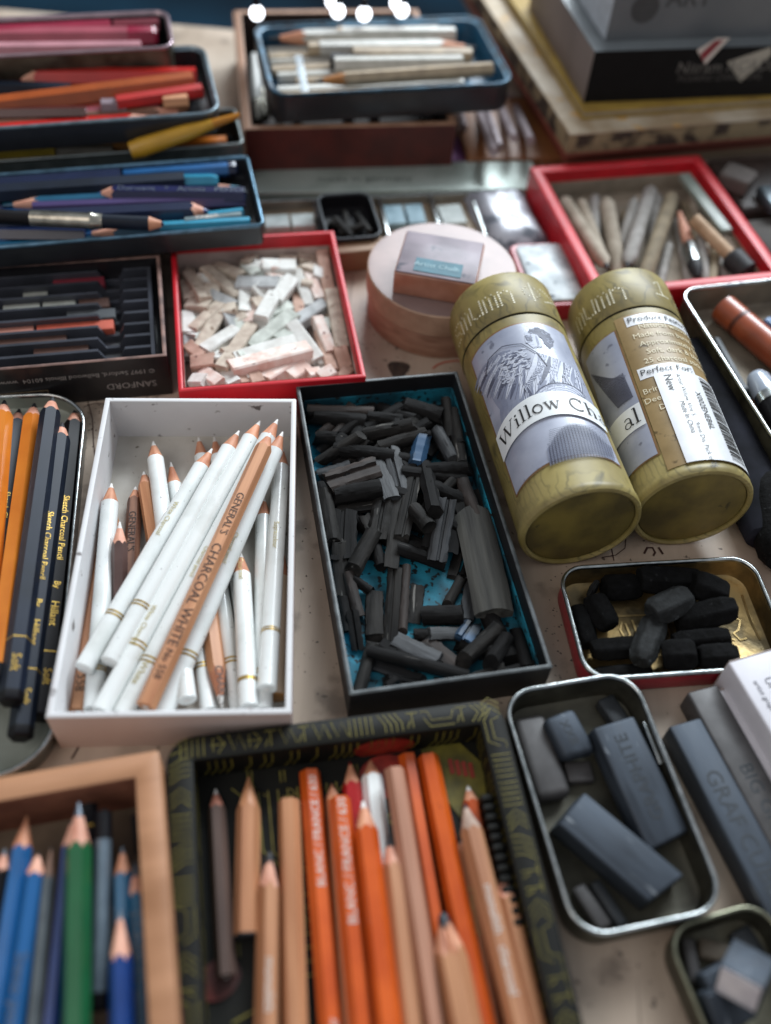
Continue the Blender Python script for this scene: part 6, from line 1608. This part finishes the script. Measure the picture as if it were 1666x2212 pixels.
# coloured papers under the crate front
def sheet(c4_, z, m, label, h=.002):
    R = rectpx(c4_, z+h); o = MB().box(-R[3]/2, R[3]/2, -R[4]/2, R[4]/2, 0, h).build('paper_sheet', m, bevel=.0003)
    o.location = (R[0], R[1], z); o.rotation_euler = (0, 0, R[2]); tag(o, label, 'paper', 'coloured papers under the crate')
sheet([(530, 300), (978, 290), (985, 335), (535, 356)], 0, mat('crimson paper', '#a02838', rough=.6), 'crimson paper edge showing under the crate front')
sheet([(900, 300), (1010, 296), (1028, 346), (920, 350)], .0022, mat('violet paper', '#a46ca4', rough=.6), 'violet paper corner sticking out right of the crate front')

# ================================================================== books and boxes upper right
def book(FL, FR, BLk, z0, h, name, label, cover, pages, spine=None, cat='book'):
    P0, P1, P2 = U(FL, z0+h), U(FR, z0+h), U(BLk, z0+h)
    ax = P1-P0; th = math.atan2(ax[1], ax[0]); w = np.linalg.norm(ax); v = P2-P0; l = abs(-v[0]*math.sin(th)+v[1]*math.cos(th))
    root = thing(name, label, cat, (P0[0], P0[1], z0), th, 'stacked books' if cat == 'book' else None)
    t = .0018
    MB().box(0, w, 0, l, h-t, h).build('front_cover', cover, root, bevel=.0005)
    MB().box(.001, w-.001, .001, l-.001, t+.0001, h-t-.0001).build('pages', pages, root, bevel=.0004)
    MB().box(0, w, 0, l, 0, t).build('back_cover', spine or cover, root, bevel=.0005)
    return root, w, l
M_pg = mat('old page edges', '#9c8c74', '#7c6c58', rough=.8, scale=30, stretch=(.1, 1, 14))
M_pgp = mat('patterned page edges', '#8c7c60', '#3c3028', rough=.8, scale=60, lo=.45, hi=.55)
M_flo = mat('floral beige cover', '#c0b4a0', '#a08c70', rough=.6, scale=26, lo=.4, hi=.6, speck='#c09858', speck_scale=50, speck_amt=.6)
M_yel = mat('ochre cover', '#a88c3c', '#8c7030', rough=.6, scale=40)
M_rbk = mat('brick red board', '#8c4838', '#6c3428', rough=.6, scale=30, stretch=(.2, 1, 6))
M_gbr = mat('grey brown board', '#84746c', '#6c5e58', rough=.6, scale=30)
book((1222, 342), (1760, 300), (1010, -60), 0, .012, 'book', 'bottom book of the stack with grey brown boards', M_gbr, M_pg)
book((1226, 318), (1760, 275), (1014, -70), .0122, .013, 'book', 'brick red book second from the bottom of the stack', M_rbk, mat('red brown pages', '#7c4030', '#5c2c20', rough=.7, scale=30, stretch=(.1, 1, 8)), M_rbk)
book((1232, 290), (1760, 246), (1020, -80), .0254, .018, 'book', 'thick book with dark patterned edge in the stack', M_flo, M_pgp, M_rbk)
book((1262, 240), (1760, 205), (1112, -60), .0436, .007, 'book', 'thin ochre yellow book on top of the stack', M_yel, mat('cream pages', '#a89c84', rough=.8), M_yel)
def boxy(FL, FR, BLk, z0, h, label, mf, ms, mt, name='carton'):
    P0, P1, P2 = U(FL, z0+h), U(FR, z0+h), U(BLk, z0+h)
    ax = P1-P0; th = math.atan2(ax[1], ax[0]); w = np.linalg.norm(ax); v = P2-P0; l = abs(-v[0]*math.sin(th)+v[1]*math.cos(th))
    root = thing(name, label, 'box', (P0[0], P0[1], z0), th)
    e = .0006
    MB().box(0, w, e, l, 0, h-e).build('box_body', ms, root, bevel=0)
    MB().box(0, w, 0, e-.0001, 0, h).build('front_panel', mf, root)
    MB().box(.0, w, e, l, h-e+.0001, h).build('top_panel', mt, root)
    return root, w, l
M_side = mat('grey brown side panel', '#7c706c', '#6a5f5c', rough=.5, scale=20)
ZB = .0510; HBx = .037
root, w, l = boxy((1286, 112), (1900, 92), (1160, -90), ZB, HBx, 'black box with grey sides and white slanted marks on the books', mat('black front', '#08080a', '#0c0c0e', rough=.6, spec=.2), M_side, mat('dull grey top', '#7c8488', '#6a7074', rough=.4, scale=20))
def fp(c):  # photo point on the front panel -> (x, z)
    # intersect view ray with front plane
    o_ = np.array([0, 0, HC]); d = _F+R2*(c[0]-PX0)/FPX-U2*(c[1]-PY0)/FPX
    L0 = np.array(root.location); th = root.rotation_euler[2]; n = np.array([-math.sin(th), math.cos(th), 0])
    t = ((L0-o_)@n)/(d@n); p = o_+t*d-L0
    return (p[0]*math.cos(th)+p[1]*math.sin(th), p[2])
def decal(name, pts, m, off=.0004):
    V = [(fp(c3(*p))[0], -off, fp(c3(*p))[1]) for p in pts]; mesh_obj(name, V, [tuple(range(len(V)))], m, root, 0)
decal('white_stripe', [(1220, 300), (1340, 225), (1420, 225), (1270, 385)], M_print)
decal('red_stripe', [(1240, 320), (1330, 240), (1380, 235), (1255, 365)], mat('dark red stripe', '#8c2834', rough=.5), .0007)
decal('white_patch', [(1400, 370), (1666, 280), (1666, 330), (1480, 490)], mat('grey white print', '#a8a498', rough=.5))
def fronttext(s, size, cpx, m):
    x0, z0_ = fp(c3(*cpx)); V2, F2 = text2d(s, size); mesh_obj('lettering', [(x0+p[0], -.0005, z0_+p[1]) for p in V2], F2, m, root, 0)
fronttext('Nitram ACADEMIE', .012, (1090, 440), mat('grey print', '#6c6a66', rough=.5)); fronttext('FUSAINS CHARCOAL', .007, (1100, 490), mat('dim grey print', '#4c4a48', rough=.5))
root, w, l = boxy((1338, -42), (1900, -54), (1270, -150), ZB+HBx+.0003, .040, 'pale grey box with dark printed emblem stacked on the black box', mat('grey white front', '#64676a', '#585c60', rough=.45, scale=15), mat('white side', '#b8c0c8', rough=.5), mat('pale top', '#a8acb0', rough=.4))
mb = MB(); x0, z0_ = fp(c3(910, 50))
mb.add([(x0+.010*math.cos(t), -.0004, z0_+.010*math.sin(t)) for t in np.linspace(0, 6.28, 17)[:-1]], [tuple(range(16))]); mb.build('emblem', mat('dark emblem', '#3c3e40', rough=.5), root, smooth=0)
fronttext('ART', .018, (1030, 40), mat('dark emblem', '#3c3e40'))

# dim things at the right behind the red box
M_dimg = mat('dim grey fabric', '#4c4844', '#322f2c', rough=.8, scale=30)
def slab(c4_, z0, h, m, name, label, cat, bev=.003):
    R = rectpx(c4_, z0+h); o = MB().box(-R[3]/2, R[3]/2, -R[4]/2, R[4]/2, 0, h).build(name, m, bevel=bev, segs=3); o.location = (R[0], R[1], z0); o.rotation_euler = (0, 0, R[2]); return tag(o, label, cat)
slab([(1530, 345), (1800, 325), (1900, 430), (1600, 450)], 0, .016, mat('dark brown case', '#3c302c', '#2c2420', rough=.5), 'flat_case', 'dark brown case behind the red box of stumps', 'case')
slab([(1600, 470), (1830, 450), (1960, 560), (1700, 590)], 0, .014, M_dimg, 'flat_case', 'charcoal grey pouch right of the red box of stumps', 'pouch')
slab([(1640, 400), (1760, 390), (1790, 440), (1668, 450)], .0165, .008, mat('dull slate tin', '#5c6870', '#4c565c', rough=.3, metal=.5), 'small_tin', 'dull slate tin on the dark brown case', 'tin')
free('eraser', (1560, 375), (1625, 400), 34, .012, 'q', mat('grey kneaded eraser', '#5c5450', rough=.8), 'grey eraser on the dark brown case', 'eraser', 81, z0=.0165, bevel=.001)

# ================================================================== glowing balls and cord behind the crate, added for bright blurred spots
M_glow = mat('lit bulb', '#f4f8ff', '#f4f8ff', emit=4)
spots = [(555, 28), (719, 3), (730, 24), (787, 30), (858, 6), (868, 22)]
wire = []
for i, p in enumerate(spots):
    d = _F+R2*(p[0]-PX0)/FPX-U2*(p[1]-PY0)/FPX; t = (.072-HC)/d[2]
    P = np.array([0, 0, HC])+t*d; wire.append(P)
    rt = thing('lamp_bulb', ['lone lit bulb above the left end of the blue lined tin', 'upper bulb of the left pair behind the tin', 'lower bulb of the left pair behind the tin', 'single lit bulb between the two pairs', 'upper bulb of the right pair behind the tin', 'lower bulb of the right pair behind the tin'][i], 'lamp', (P[0], P[1], P[2]), 0, 'lit bulbs behind the crate')
    bm = bmesh.new(); bmesh.ops.create_uvsphere(bm, u_segments=16, v_segments=10, radius=.0052); V = [v.co[:] for v in bm.verts]; Fc = [tuple(v.index for v in f.verts) for f in bm.faces]; bm.free()
    mesh_obj('bulb', V, Fc, M_glow, rt, 60)
    MB().box(-.002, .002, -.002, .002, .0055, .012).build('socket', M_ink, rt)
V = []; Fc = []
for i in range(len(wire)-1):
    a, b = wire[i]+[0, 0, .012], wire[i+1]+[0, 0, .012]; n = len(V)
    for P in (a, b): V += [(P[0], P[1]-.0007, P[2]-.0007), (P[0], P[1]+.0007, P[2]-.0007), (P[0], P[1], P[2]+.0007)]
    Fc += [(n, n+1, n+4, n+3), (n+1, n+2, n+5, n+4), (n+2, n, n+3, n+5)]
tag(mesh_obj('electric_cord', V, Fc, M_ink), 'thin dark cord joining the lit bulbs behind the crate', 'cord')

# crumbs of charcoal on the table, too many and too small to tell apart
V = []; Fc = []
for i in range(320):
    px_ = random.choice([(random.uniform(600, 760), random.uniform(860, 1500)), (random.uniform(1180, 1300), random.uniform(1180, 1480)), (random.uniform(780, 980), random.uniform(680, 800)), (random.uniform(140, 230), random.uniform(860, 1000)), (random.uniform(1200, 1450), random.uniform(1480, 2200))])
    p = U(px_); 
    s = random.uniform(.0002, .0007); n = len(V)
    V += [(p[0]-s, p[1], .0001), (p[0]+s, p[1]-s*.5, .0001), (p[0], p[1]+s, .0001), (p[0], p[1], s)]; Fc += [(n, n+1, n+3), (n+1, n+2, n+3), (n+2, n, n+3)]
o = mesh_obj('charcoal_crumbs', V, Fc, M_blacklead, None, 0); o['kind'] = 'stuff'; o['label'] = 'tiny charcoal crumbs scattered over the bare table'; o['category'] = 'crumbs'

# ------------------------------------------------------------------ make repeated labels single out one thing
from collections import defaultdict
dd = defaultdict(list)
for o, key in REG: dd[o['label']].append((o, key))
for lb, lst in dd.items():
    if len(lst) > 1:
        lst.sort(key=lambda t: (t[1][1] if t[1] else 0))
        for k, (o, key) in enumerate(lst): o['label'] = f"{lb}, {ordinal(k)} from rear" if k < len(lst)-1 else f"{lb}, nearest the front"
seen = set()
for o, key in REG:
    if o['label'] in seen: print('DUP', o['label'])
    seen.add(o['label'])
    n = len(o['label'].split())
    if n > 16 or n < 4: print('LEN', n, o['label'])
print('things', len(REG))
